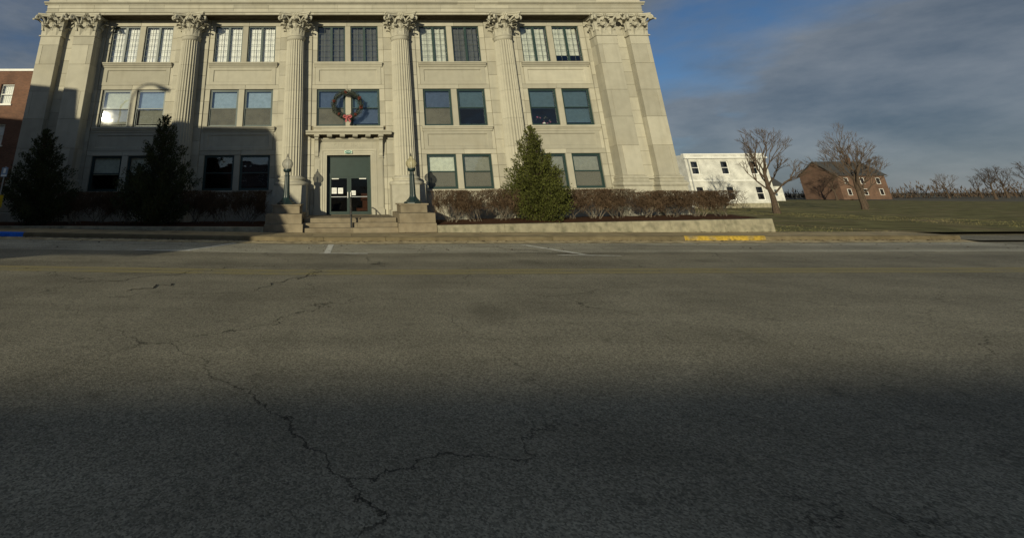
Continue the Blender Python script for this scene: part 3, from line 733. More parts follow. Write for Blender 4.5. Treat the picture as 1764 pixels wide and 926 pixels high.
drums = [drum_mesh(a, c) for a, c in zip(DZ, DZ[1:])]
def plain_ring(z0, z1, r0, r1):
    b = MB(); b.lathe([(r0, z0), (r1, z1)], 36); return b
topn = MB(); topn.lathe([(.512, 10.33), (.514, 10.45), (.53, 10.49), (.545, 10.52), (.53, 10.55), (.50, 10.62)], 36)
topn_me = topn.mesh('shaft_neck', 'stone_col', True)
bs = MB(); bs.lathe([(.88, 2.26), (.90, 2.30), (.90, 2.37), (.86, 2.43), (.75, 2.45), (.70, 2.49), (.69, 2.53), (.73, 2.56), (.745, 2.60), (.73, 2.64), (.66, 2.66), (.62, 2.70), (.59, 2.745)], 36)
bs_me = bs.mesh('column_base', 'stone_plain', True)
pl = MB(); pl.box(-.86, .86, -.86, .30, 1.02, 2.255); pl.box(-.93, .93, -.93, .30, .42, 1.02); pl_me = pl.mesh('plinth', 'stone_plain')
CY0 = -0.35
def column(cx):
    e = link('column', None, hall, (cx, CY0, 0)); e.empty_display_size = .2
    link('plinth', pl_me, e); link('column_base', bs_me, e)
    for d in drums: link('shaft_drum', d, e)
    link('shaft_neck', topn_me, e)
    for me in cc_me: link(me.name.split('.')[0], me, e, (0, 0, 10.60))
for cx in (-1.5*P, -.5*P, .5*P, 1.5*P): column(cx)

# --- corner pilasters
PY = -0.80
def pil_capital(hw, dep):
    """hw: half width, dep: distance from pilaster face to wall"""
    out_ = []
    b = MB(); h = CH
    def ring(w, d, z): return [(-w, -d, z), (w, -d, z), (w, dep, z), (-w, dep, z)]
    lay = [(hw+.05, .05, -.06), (hw+.05, .05, 0), (hw-.01, -.01, .02), (hw-.01, -.01, h*.55), (hw-.03, -.03, h*.8), (hw-.03, -.03, h*.88)]
    o = 0
    for w, d, z in lay: b.v += ring(w, d, z)
    for j in range(len(lay)-1):
        for i in range(4): i2 = (i+1) % 4; b.f.append((j*4+i, j*4+i2, j*4+4+i2, j*4+4+i))
    b.f.append((3, 2, 1, 0)); k_ = (len(lay)-1)*4; b.f.append((k_, k_+1, k_+2, k_+3)); out_.append(b)
    lv = MB()
    for x in (-.5*hw, .5*hw): leaf(lv, (x, 0, .02), (0, -1, 0), h*.44, hw*.90, .24)
    leaf(lv, (0, 0, h*.24), (0, -1, 0), h*.50, hw*.74, .34, .05)
    for s_ in (-1, 1):
        leaf(lv, (s_*hw, 0, h*.24), (s_, -1, 0), h*.50, hw*.70, .36, .05)
        leaf(lv, (s_*hw, .38, .02), (s_, 0, 0), h*.42, .45, .15)
        leaf(lv, (s_*hw, .62, h*.24), (s_, 0, 0), h*.46, .40, .2)
    out_.append(lv)
    vo = MB()
    for s_ in (-1, 1):
        for q in (-.05, .05): volute(vo, (s_*(hw-.12)+q, -.02+q*s_, h*.54), (s_, -1), .36, h*.22, .115)
        volute(vo, (s_*.32, -.05, h*.55), (-s_, -.25), .20, h*.2, .07)
    rosette(vo, (0, -.15, h*.90), (0, -1, 0), .18); out_.append(vo)
    ab = MB(); abacus(ab, hw+.24, .62, .13, .05, h*.865, h-.003, c=(0, .34)); out_.append(ab)
    return out_
pil_cap = [b_.mesh(n_, 'stone_plain') for b_, n_ in zip(pil_capital(.585, .80), ('bell', 'acanthus_leaves', 'scrolls', 'abacus'))]
PZ = [2.68, 4.23, 5.80, 7.32, 8.88, 10.02, 10.56]
def pilaster(cx, hw, seed):
    rr = random.Random(seed)
    e = link('pilaster', None, hall, (cx, PY, 0)); e.empty_display_size = .2
    c_ = MB(); c_.box(-hw+.01, hw-.01, .02, .80-.001, .4, 10.58); c_.build('pilaster_core', 'mortar', e)
    for j, (z0, z1) in enumerate(zip(PZ, PZ[1:])):
        if j % 2 == 0 and j < 5:
            s_ = 1 if cx > 0 else -1; cut = s_*(-hw*.58 if seed % 2 == 0 else hw*.58)
            stone(-hw, cut, z0, z1, 0, e, depth=.3, name='pilaster_stone'); stone(cut, hw, z0, z1, 0, e, depth=.3, name='pilaster_stone')
        else: stone(-hw, hw, z0, z1, 0, e, depth=.3, name='pilaster_stone')
        for s_ in (-1, 1):                           # side faces of the course
            b = MB(); x = s_*hw; x2 = s_*(hw-.05); a, c = sorted((x-s_*.004, x2)); b.box(a, c, .304, .80, z0+.004, z1-.004); b.build('pilaster_stone', 'stone', e)
    b = MB()                                         # moulded base as stacked slabs with rounded edges
    for z0, z1, p_ in ((.42, 1.05, .20), (1.053, 2.12, .15), (2.123, 2.16, .19), (2.163, 2.30, .20), (2.303, 2.36, .16), (2.363, 2.44, .10), (2.443, 2.50, .085), (2.503, 2.60, .11), (2.603, 2.675, .05)):
        r_ = min(.03, (z1-z0)*.35)
        o = len(b.v); w = hw+p_
        lay = [(w-r_, p_-r_, z0), (w, p_, z0+r_), (w, p_, z1-r_), (w-r_, p_-r_, z1)]
        for ww, d, z in lay: b.v += [(-ww, -d, z), (ww, -d, z), (ww, .8, z), (-ww, .8, z)]
        for j in range(3):
            for i in range(4): i2 = (i+1) % 4; b.f.append((o+j*4+i, o+j*4+i2, o+j*4+4+i2, o+j*4+4+i))
        b.f.append((o+3, o+2, o+1, o)); b.f.append((o+12, o+13, o+14, o+15))
    b.build('pilaster_base', 'stone_plain', e)
    for me in pil_cap: link(me.name.split('.')[0], me, e, (0, 0, 10.60))
for s_ in (-1, 1):
    pilaster(s_*15.10, .60, 2 if s_ < 0 else 4); pilaster(s_*17.01, .56, 3 if s_ < 0 else 5)
    # sunk strip between the pair
    b = MB(); a, c = sorted((s_*15.69, s_*16.46)); b.box(a, c, -.38, .03, .42, ZT-.004); b.build('strip_core', 'mortar', hall)
    zz = [.45, 1.05, 1.75, 2.45, 3.20, 3.95, 4.70, 5.45, 6.20, 6.95, 7.70, 8.45, 9.20, 9.95, 10.70, ZT]
    for z0, z1 in zip(zz, zz[1:]): stone(a, c, z0, z1, -.40, hall, depth=.15)
    b = MB(); b.box(a, c, -.52, -.41, 2.16, 2.36); b.box(a, c, -.50, -.41, 2.50, 2.60); b.build('base_moulding', 'stone_plain', hall)

# --- entablature
EY = -0.79
b = MB(); b.box(-EDGE, EDGE, EY+.06, 0.6, ZT+.003, 13.0); b.build('entablature_core', 'stone_plain', hall)
def band(z0, z1, y, w, off, name, depth=.14, ch=.008):
    x = -EDGE + off
    xs = [-EDGE]
    while x < EDGE-.3:
        if x > -EDGE+.3: xs.append(x)
        x += w
    xs.append(EDGE)
    for a, c in zip(xs, xs[1:]): stone(a, c, z0, z1, y, hall, name=name, depth=depth, ch=ch, gap=.0025)
band(ZT, 12.015, EY+.015, 2.0333, 1.35, 'architrave_stone')
b = MB(); b.profx([(EY+.06, 12.018), (EY-.02, 12.018), (EY-.035, 12.045), (EY-.02, 12.07), (EY+.06, 12.07)][::-1], -EDGE-.03, EDGE+.03); b.build('architrave_bead', 'stone_plain', hall)
band(12.072, 12.275, EY, 2.0333, .68, 'architrave_stone')
band(12.277, 12.485, EY-.018, 2.0333, .68, 'architrave_stone')
x = -EDGE-.16; xs = [x]
while x < EDGE-1.5: x += 2.42; xs.append(x)
xs[-1] = EDGE+.16
for a, c in zip(xs, xs[1:]):
    b = MB(); b.profx([(EY+.06, 12.488), (EY-.04, 12.488), (EY-.05, 12.53), (EY-.10, 12.56), (EY-.15, 12.60), (EY-.15, 12.66), (EY-.04, 12.69), (EY+.06, 12.69)][::-1], a+.003, c-.003)
    b.build('cornice_stone', 'stone', hall)
band(12.693, 13.60, EY+.02, 2.42, 1.0, 'frieze_stone')
sfw = MB()
for s_ in (-1, 1): sfw.box(*sorted((s_*(EDGE-.01), s_*(EDGE-.3))), 0.6, 22, 12.6, 13.6)
sfw.build('parapet', 'stone_plain', hall)
# soffit slabs of the architrave, seen from below
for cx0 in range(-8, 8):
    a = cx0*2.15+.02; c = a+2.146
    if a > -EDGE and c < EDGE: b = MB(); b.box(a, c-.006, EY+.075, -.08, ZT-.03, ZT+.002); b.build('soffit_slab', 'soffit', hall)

# --- entrance: surround, hood on modillions and consoles, frieze, doors
ent = link('entrance', None, hall, (0, 0, 0)); ent.empty_display_size = .2
LZ = 0.77
for z0, z1 in zip(CZ[:6], CZ[1:6]):
    for s_ in (-1, 1):
        a, c = sorted((s_*1.88, s_*2.10)); stone(a, c, z0, min(z1, 5.2), 0, hall)
for s_ in (-1, 1):
    a, c = sorted((s_*1.88, s_*2.10)); stone(a, c, .6, 1.30, 0, hall); stone(a, c, 4.67, 5.2, 0, hall)
    # inner architrave: stepped bands beside the opening
    b = MB()
    for p_, q, y in ((1.20, 1.30, -.03), (1.302, 1.42, -.055), (1.422, 1.52, -.09)):
        a, c = sorted((s_*p_, s_*q)); b.box(a, c, y, .34, LZ, 3.86+(p_-1.2))
    b.build('door_architrave', 'stone', ent)
    b = MB(); a, c = sorted((s_*1.525, s_*1.875)); b.box(a, c, -.07, .1, LZ, 4.9)
    a2, c2 = sorted((s_*1.575, s_*1.825)); b.box(a2, c2, -.095, -.06, LZ+.35, 3.6)
    a2, c2 = sorted((s_*1.50, s_*1.90)); b.box(a2, c2, -.12, .1, LZ, LZ+.28)
    b.build('door_pilaster', 'stone', ent)
    # console bracket (scrolled)
    b = MB(); prof = [(0, 4.80), (-.46, 4.80), (-.47, 4.72), (-.42, 4.66), (-.33, 4.62), (-.27, 4.5), (-.25, 4.3), (-.22, 4.1), (-.16, 3.95), (-.17, 3.86), (-.14, 3.79), (-.09, 3.76), (0, 3.76)]
    a, c = sorted((s_*1.66, s_*1.86)); b.profx(prof[::-1] if False else prof, a, c)
    b.box(*sorted((s_*1.63, s_*1.89)), -.12, 0, 3.70, 3.755)
    b.build('console', 'stone_plain', ent)
b = MB()
for p_, q, y in ((3.86, 3.96, -.03), (3.962, 4.08, -.055), (4.082, 4.18, -.09)):
    b.box(-1.20-(q-3.86), 1.20+(q-3.86), y-.002, .30, p_, q)
b.build('door_lintel', 'stone', ent)
b = MB(); b.box(-1.62, 1.62, -.05, .1, 4.185, 4.60); b.box(-1.30, 1.30, -.062, -.04, 4.23, 4.55); b.build('door_frieze', 'stone', ent)
b = MB(); b.profx([(.1, 4.60), (-.10, 4.60), (-.13, 4.64), (-.20, 4.70), (-.22, 4.76), (.1, 4.76)][::-1], -1.80, 1.80); b.build('bed_moulding', 'stone', ent)
b = MB(); b.profx([(.02, 4.92), (-.64, 4.92), (-.65, 4.98), (-.70, 5.02), (-.75, 5.08), (-.75, 5.12), (.02, 5.19)][::-1], -2.33, 2.33); b.build('hood_slab', 'stone', ent)
b = MB(); b.box(-1.84, 1.84, -.18, .06, 4.76, 4.92); b.build('hood_back', 'soffit', ent)  # dark soffit colour stands in for shade under the hood
for k_ in range(6):
    xm = -1.75 + k_*.70
    b = MB(); b.profx([(-.18, 4.915), (-.60, 4.915), (-.61, 4.86), (-.56, 4.80), (-.40, 4.775), (-.18, 4.765)], xm-.135, xm+.135); b.build('modillion', 'stone', ent)
def text_mesh(s_, size, ext, name):
    c = bpy.data.curves.new(name, 'FONT'); c.body = s_; c.size = size; c.extrude = ext; c.align_x = 'CENTER'; c.align_y = 'CENTER'; c.space_character = 1.25; c.resolution_u = 3
    o = bpy.data.objects.new(name+'_tmp', c); COL.objects.link(o); bpy.context.view_layer.update()
    me = bpy.data.meshes.new_from_object(o.evaluated_get(bpy.context.evaluated_depsgraph_get())); bpy.data.objects.remove(o); me.name = name
    return me
me = text_mesh('CITY  HALL', .27, .012, 'inscription'); me.materials.append(M['stone_plain']) if not me.materials else me.materials.__setitem__(0, M['stone_plain'])
link('inscription', me, ent, (0, -.066, 4.39), (math.pi/2, 0, 0))
sg = link('number_sign', None, ent, (-.02, -.10, 4.02)); sg.empty_display_size = .05
b = MB(); b.box(-.21, .21, -.022, 0, -.085, .085); b.build('sign_plate', 'sign_pale', sg)
b = MB(); n = 24; o = [(.17*math.cos(2*math.pi*i/n), -.028, .085*math.sin(2*math.pi*i/n)) for i in range(n)]; b.v = o + [(x_, -.02, z_) for x_, _, z_ in o]
b.f = [tuple(range(n))] + [(i, n+i, n+(i+1) % n, (i+1) % n) for i in range(n)]; b.build('sign_oval', 'sign_green', sg)
me = text_mesh('408', .13, .004, 'sign_number'); me.materials.append(M['paper']) if not me.materials else me.materials.__setitem__(0, M['paper'])
link('sign_number', me, sg, (0, -.032, 0), (math.pi/2, 0, 0))
# door frame, transom and leaves
DY = .26
df = MB(); df.box(-1.199, -1.05, DY-.0, DY+.14, LZ, 3.86); df.box(1.09, 1.199, DY, DY+.14, LZ, 3.86); df.box(-1.05, 1.09, DY+.002, DY+.138, 3.76, 3.86); df.box(-1.05, 1.09, DY+.004, DY+.136, 2.74, 2.90)
df.build('door_frame', 'greendoor', ent)
b = MB(); b.box(-1.049, 1.089, DY+.05, DY+.09, 2.90, 3.76); b.build('transom_panel', 'greendoor', ent)
def door_leaf(x0, x1, hinge):
    e = link('door', None, ent, (x0, DY+.02, LZ+.01)); w = x1-x0; H = 1.955; e.empty_display_size = .1
    b = MB(); t = .085
    b.box(0, t, 0, .05, 0, H); b.box(w-t-.03, w, 0, .05, 0, H); b.box(t, w-t-.03, .002, .048, 0, .15); b.box(t, w-t-.03, .002, .048, H-.10, H); b.build('door_stile', 'greendoor', e)
    b = MB(); b.box(t, w-t-.03, .02, .03, .15, H-.10); b.build('door_glass', 'glass_dark', e)
    b = MB(); b.box(t+.01, w-t-.04, -.05, -.015, .88, .915); b.build('push_bar', 'steel', e)
    x_ = w-.075 if hinge < 0 else .075
    b = MB(); b.box(x_-.018, x_+.018, -.085, -.06, .84, 1.14); b.box(x_-.018, x_+.018, -.06, 0, .84, .87); b.box(x_-.018, x_+.018, -.06, 0, 1.11, 1.14); b.build('pull_handle', 'white', e)
    xa = .12 if hinge < 0 else w-.52
    b = MB(); b.box(xa, xa+.38, -.03, .0, H-.14, H-.095); b.build('door_closer', 'white', e)
    return e
dl = door_leaf(-1.048, .015, -1)
bpy.data.objects
drr = door_leaf(.020, 1.088, 1)
for ob in drr.children:                               # mirror the wide stile of the right leaf towards the middle
    if ob.name.startswith('door_stile'): ob.scale.x = -1; ob.location.x = 1.068
    if ob.name.startswith(('door_glass', 'push_bar')): ob.location.x = .03
def notice(e, x_, z, w, h):
    b = MB(); b.box(x_, x_+w, .008, .012, z, z+h); p = b.build('paper_notice', 'paper', e)
    b = MB()
    for k_ in range(5): b.box(x_+.15*w, x_+w*(.85-.12*(k_ % 2)), .005, .0085, z+h*(.25+.11*k_), z+h*(.28+.11*k_))
    b.build('printed_lines', 'ink', p)
notice(dl, .12, 1.06, .27, .31); notice(dl, .46, 1.06, .27, .30); notice(drr, .10, .98, .25, .23)
b = MB(); b.box(-1.19, 1.19, -.10, .42, LZ-.06, LZ+.008); b.build('door_sill', 'step', ent)

# ------------------------------------------------------------------ things round the entrance
steps = thing('entrance_steps', 'worn tan stone steps rising to the double doors', 'steps', (0, -3.4, .2))
for k_, (yf, z) in enumerate(((-4.05, .39), (-3.72, .58), (-3.39, .77))):
    cuts = [-2.08, [-.2, .25, -.35][k_]+random.uniform(-.3, .3), 2.08]
    for a, c in zip(cuts, cuts[1:]):
        b = MB(); b.profx([(yf+.33+(.0 if k_ < 2 else 3.3), z), (yf+.012, z), (yf, z-.012), (yf, z-.19-.02), (yf+.33+(.0 if k_ < 2 else 3.3), z-.21)][::-1], a+.003, c-.003)
        o = b.build('step_stone', 'step', steps, loc=(0, 3.4, -.2))
def pedestal(s_, lab):
    e = thing('lamp_pedestal', lab, 'pedestal', (s_*2.94, -4.1, .2), 'stone lamp pedestals beside the steps')
    sp = [(-.86, .80, -.10, 2.9, 0, .365, 'lower_block'), (-.79, .80, .08, 2.9, .369, .775, 'middle_block'), (-.62, .60, .85, 2.3, .779, 1.10, 'upper_block'), (-.68, .67, .80, 2.35, 1.104, 1.165, 'cap_slab')]
    for x0, x1, y0, y1, z0, z1, nm in sp:
        if s_ < 0: x0, x1 = -x1, -x0
        b = MB(); r_ = .012
        lay = [(0, z0), (0, z1-r_), (r_, z1)]
        for d, z in lay: b.v += [(x0+d, y0+d, z), (x1-d, y0+d, z), (x1-d, y1-d, z), (x0+d, y1-d, z)]
        for j in range(2):
            for i in range(4): i2 = (i+1) % 4; b.f.append((j*4+i, j*4+i2, j*4+4+i2, j*4+4+i))
        b.f.append((8, 9, 10, 11)); b.f.append((3, 2, 1, 0)); b.build(nm, 'step', e)
    return e
pedestal(-1, 'stepped stone pedestal left of the steps, half in shadow, carrying a lamp post')
pedestal(1, 'stepped sunlit stone pedestal right of the steps, carrying a lamp post')
def lamp(s_, lab, gm):
    e = thing('lamp_post', lab, 'lamp post', (s_*3.02, -2.55, 1.365), 'green globe lamp posts beside the entrance')
    b = MB(); b.lathe([(.44, .0), (.44, .05), (.40, .08), (.33, .10), (.30, .15), (.24, .20), (.20, .25), (.17, .30)], 8); b.build('lamp_base', 'post', e)
    b = MB(); N = 16; prof = [(.165, .30), (.155, .36), (.145, .42), (.12, 1.22), (.115, 1.27), (.135, 1.29), (.135, 1.32), (.11, 1.34), (.105, 1.48)]
    o = 0
    for r_, z in prof:
        for i in range(N*2):
            a = math.pi*i/N; q = r_*(1 if i % 2 else .93); b.v.append((q*math.cos(a), q*math.sin(a), z))
    n = N*2
    for j in range(len(prof)-1):
        for i in range(n): i2 = (i+1) % n; b.f.append((j*n+i, j*n+i2, (j+1)*n+i2, (j+1)*n+i))
    b.build('lamp_shaft', 'post', e)
    b = MB(); b.lathe([(.10, 1.46), (.17, 1.49), (.19, 1.53), (.20, 1.58), (.20, 1.62), (.15, 1.63)], 20); b.build('lamp_collar', 'post', e)
    b = MB(); pr = [(.14, 1.62)]
    for k_ in range(1, 14):
        a = -math.pi/2 + .52 + (math.pi-.52-.30)*k_/13; pr.append((.265*math.cos(a), 1.85+.255*math.sin(a)))
    pr += [(.10, 2.12), (.085, 2.16), (.06, 2.20), (.015, 2.22)]; b.lathe(pr, 28, caps=False); b.build('lamp_globe', gm, e, True)
    b = MB(); b.lathe([(.05, 2.20), (.03, 2.235), (.018, 2.25), (.03, 2.27), (.03, 2.30), (.012, 2.33), (.004, 2.37)], 10); b.build('lamp_finial', 'iron', e)
    b = MB(); b.lathe([(.035, 1.62), (.03, 1.75), (.045, 1.80), (.04, 1.92), (.01, 1.95)], 10); b.build('lamp_bulb', 'paper', e)
lamp(-1, 'dark green lamp post with a clear grey globe, left of the doors', 'globe_clear')
lamp(1, 'green lamp post with a cream globe in full sun, right of the doors', 'globe_cream')

hr = thing('handrail', 'black iron handrail up the middle of the entrance steps', 'handrail', (.03, -3.9, .39))
b = MB(); b.tube([(0, .0, 0), (0, 0, .84)], .040, 8); b.build('rail_post', 'iron', hr)
b = MB(); b.tube([(0, 1.25, .38), (0, 1.25, 1.24)], .040, 8); b.build('rail_post', 'iron', hr)
b = MB(); b.tube([(0, -.22, .50), (0, -.30, .56), (0, -.30, .70), (0, -.20, .79), (0, 0, .86), (0, 1.25, 1.25), (0, 1.65, 1.27), (0, 1.78, 1.2), (0, 1.78, 1.02), (0, 1.70, .95)], .026, 8); b.build('top_rail', 'iron', hr)
b = MB(); b.tube([(0, 0, .42), (0, 1.25, .82)], .016, 8); b.build('lower_rail', 'iron', hr)

# wooden chair seen through the right door
ch = thing('wooden_chair', 'orange brown wooden chair standing inside behind the right door', 'chair', (.84, .72, LZ-.12), rot=.12)
b = MB(); b.box(-.42, .28, -.25, .25, .30, .44); b.build('seat', 'wood', ch)
b = MB(); b.box(-.05, .24, .19, .24, .44, .82); b.build('back_post', 'wood', ch)
b = MB(); b.box(-.14, .30, .18, .25, .82, 1.20); b.build('backrest', 'wood', ch)
for x_ in (-.38, .22):
    for y_ in (-.21, .19): b = MB(); b.box(x_, x_+.06, y_, y_+.06, 0, .30); b.build('leg', 'wood', ch)

# flowers on the window sill (right hand bay, middle floor)
fl = thing('flower_bouquet', 'pink flowers behind the lower pane of the middle floor window right of the fourth column', 'flowers', (BAYS[4]-.95, .36, LV[2][0]+.02))
b = MB(); b.lathe([(.06, 0), (.09, .06), (.08, .14), (.06, .18)], 12); b.build('vase', 'white', fl)
rr = random.Random(5); b = MB(); bl = MB()
for k_ in range(20):
    p = Vector((rr.uniform(-.5, .4), rr.uniform(-.05, .05), rr.uniform(.12, .52)-.1*0)); r_ = rr.uniform(.03, .06)
    (b if rr.random() < .55 else bl).add([p+Vector((r_,0,0)), p+Vector((0,0,r_)), p-Vector((r_,0,0)), p-Vector((0,0,r_)), p+Vector((0,-r_*.6,0))], [(0,1,4),(1,2,4),(2,3,4),(3,0,4)])
b.build('petals', 'petal', fl); bl.build('leaves', 'wreath_leaf', fl)

# wreath
wr = thing('wreath', 'large green Christmas wreath with red clusters and a pink bow hanging above the entrance', 'wreath', (-.06, -.30, 6.62))
rr = random.Random(11); RX, RZ, TR = .77, .70, .125
b = MB()
for k_ in range(3200):
    a = rr.uniform(0, 2*math.pi); q = rr.uniform(0, 2*math.pi); rad = TR*math.sqrt(rr.uniform(.25, 1))*(1+.25*math.sin(a*9))
    c = Vector(((RX+rad*math.cos(q))*math.cos(a), rad*math.sin(q)*.8, (RZ+rad*math.cos(q))*math.sin(a)))
    d = Vector((math.cos(a)*math.cos(q), math.sin(q), math.sin(a)*math.cos(q))) + Vector((-math.sin(a), 0, math.cos(a)))*.9 + Vector((rr.uniform(-.6,.6), rr.uniform(-.6,.6), rr.uniform(-.6,.6)))
    d = d.normalized()*rr.uniform(.05, .10); s_ = d.orthogonal().normalized()*.012
    b.add([c-s_, c+s_, c+d], [(0,1,2)])
b.tube([(RX*math.cos(a), 0, RZ*math.sin(a)) for a in [2*math.pi*i/40 for i in range(41)]], .06, 8)
b.build('wreath_ring', 'wreath_leaf', wr)
for a in (97, 165, 232, 306, 28, 270, 345):
    a = R(a); b = MB(); big = random.uniform(.75, 1.1)
    for k_ in range(26):
        p = Vector((RX*math.cos(a)+max(-.08, min(.08, rr.gauss(0, .05)))*big, -.11+rr.uniform(-.05, .03), RZ*math.sin(a)+max(-.08, min(.08, rr.gauss(0, .05)))*big)); r_ = rr.uniform(.022, .034)
        b.add([p+Vector(v)*r_ for v in ((1,0,0),(-1,0,0),(0,1,0),(0,-1,0),(0,0,1),(0,0,-1))], [(0,2,4),(2,1,4),(1,3,4),(3,0,4),(2,0,5),(1,2,5),(3,1,5),(0,3,5)])
    b.build('berry_cluster', 'berry', wr)
b = MB()
def ribbon(b, pts, w0, w1):
    pts = [Vector(p) for p in pts]; n = len(pts)
    for i, p in enumerate(pts):
        t = (pts[min(i+1,n-1)]-pts[max(i-1,0)]).normalized(); s_ = t.cross(Vector((0, -1, 0))).normalized()*(w0+(w1-w0)*i/(n-1))/2
        b.v += [tuple(p-s_), tuple(p+s_)]
    o = len(b.v)-2*n
    for i in range(n-1): b.f.append((o+2*i, o+2*i+1, o+2*i+3, o+2*i+2))
bz = -RZ-.03
for s_ in (-1, 1):
    ribbon(b, [(0, -.16, bz), (s_*.10, -.22, bz+.08), (s_*.21, -.24, bz+.08), (s_*.25, -.20, bz+.02), (s_*.17, -.15, bz-.04), (0, -.17, bz-.01)], .08, .08)
    ribbon(b, [(0, -.17, bz), (s_*.07, -.20, bz-.12), (s_*.10+.02, -.19, bz-.22), (s_*.14+.03, -.20, bz-.31)], .06, .12)
b.lathe([(.03, -.07), (.065, -.04), (.075, 0), (.065, .04), (.03, .07)], 12, (0, -.20, bz)); bo = b.build('bow', 'bow', wr, loc=(0, 0, bz*.08)); bo.scale = (.92, .95, .92)

# ------------------------------------------------------------------ planting beds
def bed_z(x): return 0.50 + (0.012*(x-4) if x > 4 else (0.006*(-4-x) if x < -4 else 0))
def bed(x0, x1, label):
    b = MB(); nx, ny = int((x1-x0)/.35), 9
    for i in range(nx+1):
        for j in range(ny+1):
            x_, y_ = x0+(x1-x0)*i/nx, -4.0+3.9*j/ny
            z = bed_z(x_)-.05+.10*math.sin(math.pi*j/ny)+noise.noise(Vector((x_*1.3, y_*1.3, 0)))*.06+random.uniform(-.02, .02); b.v.append((x_, y_, z))
    for i in range(nx):
        for j in range(ny): q = i*(ny+1)+j; b.f.append((q, q+ny+1, q+ny+2, q+1))
    tag(b.build('planting_bed', 'mulch'), kind='structure')
bed(3.75, 18.5, ''); bed(-18.5, -3.75, '')
def planter_wall(xs, top, lab):
    e = thing('planter_wall', lab, 'low wall', ((xs[0]+xs[-1])/2, -4.1, .2)); off = e.location
    for a, c in zip(xs, xs[1:]):
        b = MB(); a2, c2 = a+.006, c-.006; q = .02
        za, zc = top(a2), top(c2); ga, gc = g(a2)+.12, g(c2)+.12
        b.v = [(a2,-4.2,ga),(c2,-4.2,gc),(c2,-4.2,zc-q),(a2,-4.2,za-q),(c2,-4.2+q,zc),(a2,-4.2+q,za),(c2,-3.96,zc),(a2,-3.96,za),(a2,-3.96,ga),(c2,-3.96,gc)]
        b.f = [(0,1,2,3),(3,2,4,5),(5,4,6,7),(7,6,9,8),(0,3,5,7,8),(1,9,6,4,2)]
        b.build('wall_block', 'planter', e, loc=tuple(-v for v in off))
planter_wall([3.76, 6.7, 9.85, 12.3, 14.0, 16.4, 18.6], lambda x_: .475+.0105*(x_-3.9), 'low rough concrete planter wall under the hedge right of the steps')
planter_wall([-18.6, -15.6, -12.4, -9.3, -6.5, -3.76], lambda x_: g(x_)+.40-.012*(-x_-4), 'low concrete planter wall in shadow left of the steps')

def twig_shrub(seed, H=1.5, rx=.80, ry=.60):
    rr = random.Random(seed); st = MB(); tw = MB()
    def seg(b, p, q, r0, r1):
        d = (q-p); u = d.orthogonal().normalized(); w = d.normalized().cross(u); o = len(b.v)
        for c, r_ in ((p, r0), (q, r1)):
            for i in range(3): a = i*2.0944; b.v.append(tuple(c+(u*math.cos(a)+w*math.sin(a))*r_))
        for i in range(3): i2 = (i+1) % 3; b.f.append((o+i, o+i2, o+3+i2, o+3+i))
    def grow(p, d, r, lev, ln):
        if p.z > H or lev > 6 or (lev > 2 and rr.random() < .08): return
        q = p + d*ln
        if abs(q.x) > rx or abs(q.y) > ry: d = Vector((d.x*-.2, d.y*-.2, 1)).normalized(); q = p + d*ln
        if q.z > H: q.z = H+rr.uniform(-.07, .02)
        seg(st if lev < 3 else tw, p, q, r, r*.74)
        n = 2 if lev < 1 else 3
        for _ in range(n):
            sp = .40 if lev < 3 else .60
            nd = (d + Vector((rr.uniform(-sp, sp), rr.uniform(-sp, sp), rr.uniform(-.15, .38)))).normalized()
            grow(q, nd, max(r*.66, .0052), lev+1, ln*rr.uniform(.62, .92))
    for k_ in range(10):
        a = rr.uniform(0, 2*math.pi); d = Vector((math.cos(a)*rr.uniform(.3, 1.15), math.sin(a)*rr.uniform(.2, .5), 1)).normalized()
        grow(Vector((rr.uniform(-.26, .26), rr.uniform(-.08, .08), -.05)), d, .017, 0, rr.uniform(.26, .40))
    for _ in range(1300):                              # the clipped, bushy upper part
        p = Vector((rr.uniform(-rx, rx), rr.uniform(-ry, ry), H*(.16+.82*rr.random()**.55)))
        d = Vector((rr.uniform(-.6, .6), rr.uniform(-.6, .6), rr.uniform(.2, 1))).normalized(); q = p+d*rr.uniform(.10, .30)
        if q.z > H: q.z = H+rr.uniform(-.06, .03)
        seg(tw, p, q, .0062, .0045)
    return st.mesh('stems', 'stem'), tw.mesh('twigs', 'twig')
shrubs = [twig_shrub(s_) for s_ in (21, 22, 23, 24)]
ordn = ['first', 'second', 'third', 'fourth', 'fifth', 'sixth', 'seventh', 'eighth', 'ninth', 'tenth']
def place_shrubs(xs, side):
    for k_, x_ in enumerate(xs):
        st, tw = shrubs[k_ % 4]; z = bed_z(x_)
        e = thing('hedge_shrub', '%s bare clipped shrub %s the steps, counting away from the lamp pedestal' % (ordn[k_], side), 'shrub', (x_, -2.7, z), 'bare clipped shrubs of the hedge', math.pi*(k_ % 2))
        h = (1.95 if x_ < 13.8 else 1.84)-z
        if x_ < 0: h = 1.98-z
        e.scale = ([1.0, 1.12, .93, 1.06][(k_*3) % 4], 1, h/1.5*[1.0, .97, 1.02, .985, 1.01][k_ % 5]); link('stems', st, e); link('twigs', tw, e)
place_shrubs([4.75, 5.95, 7.2, 10.35, 11.55, 12.75, 14.1, 15.3, 16.5, 17.7], 'in sunlight right of')
place_shrubs([-4.75, -5.95, -7.2, -10.5, -11.7, -12.7], 'in shadow left of')

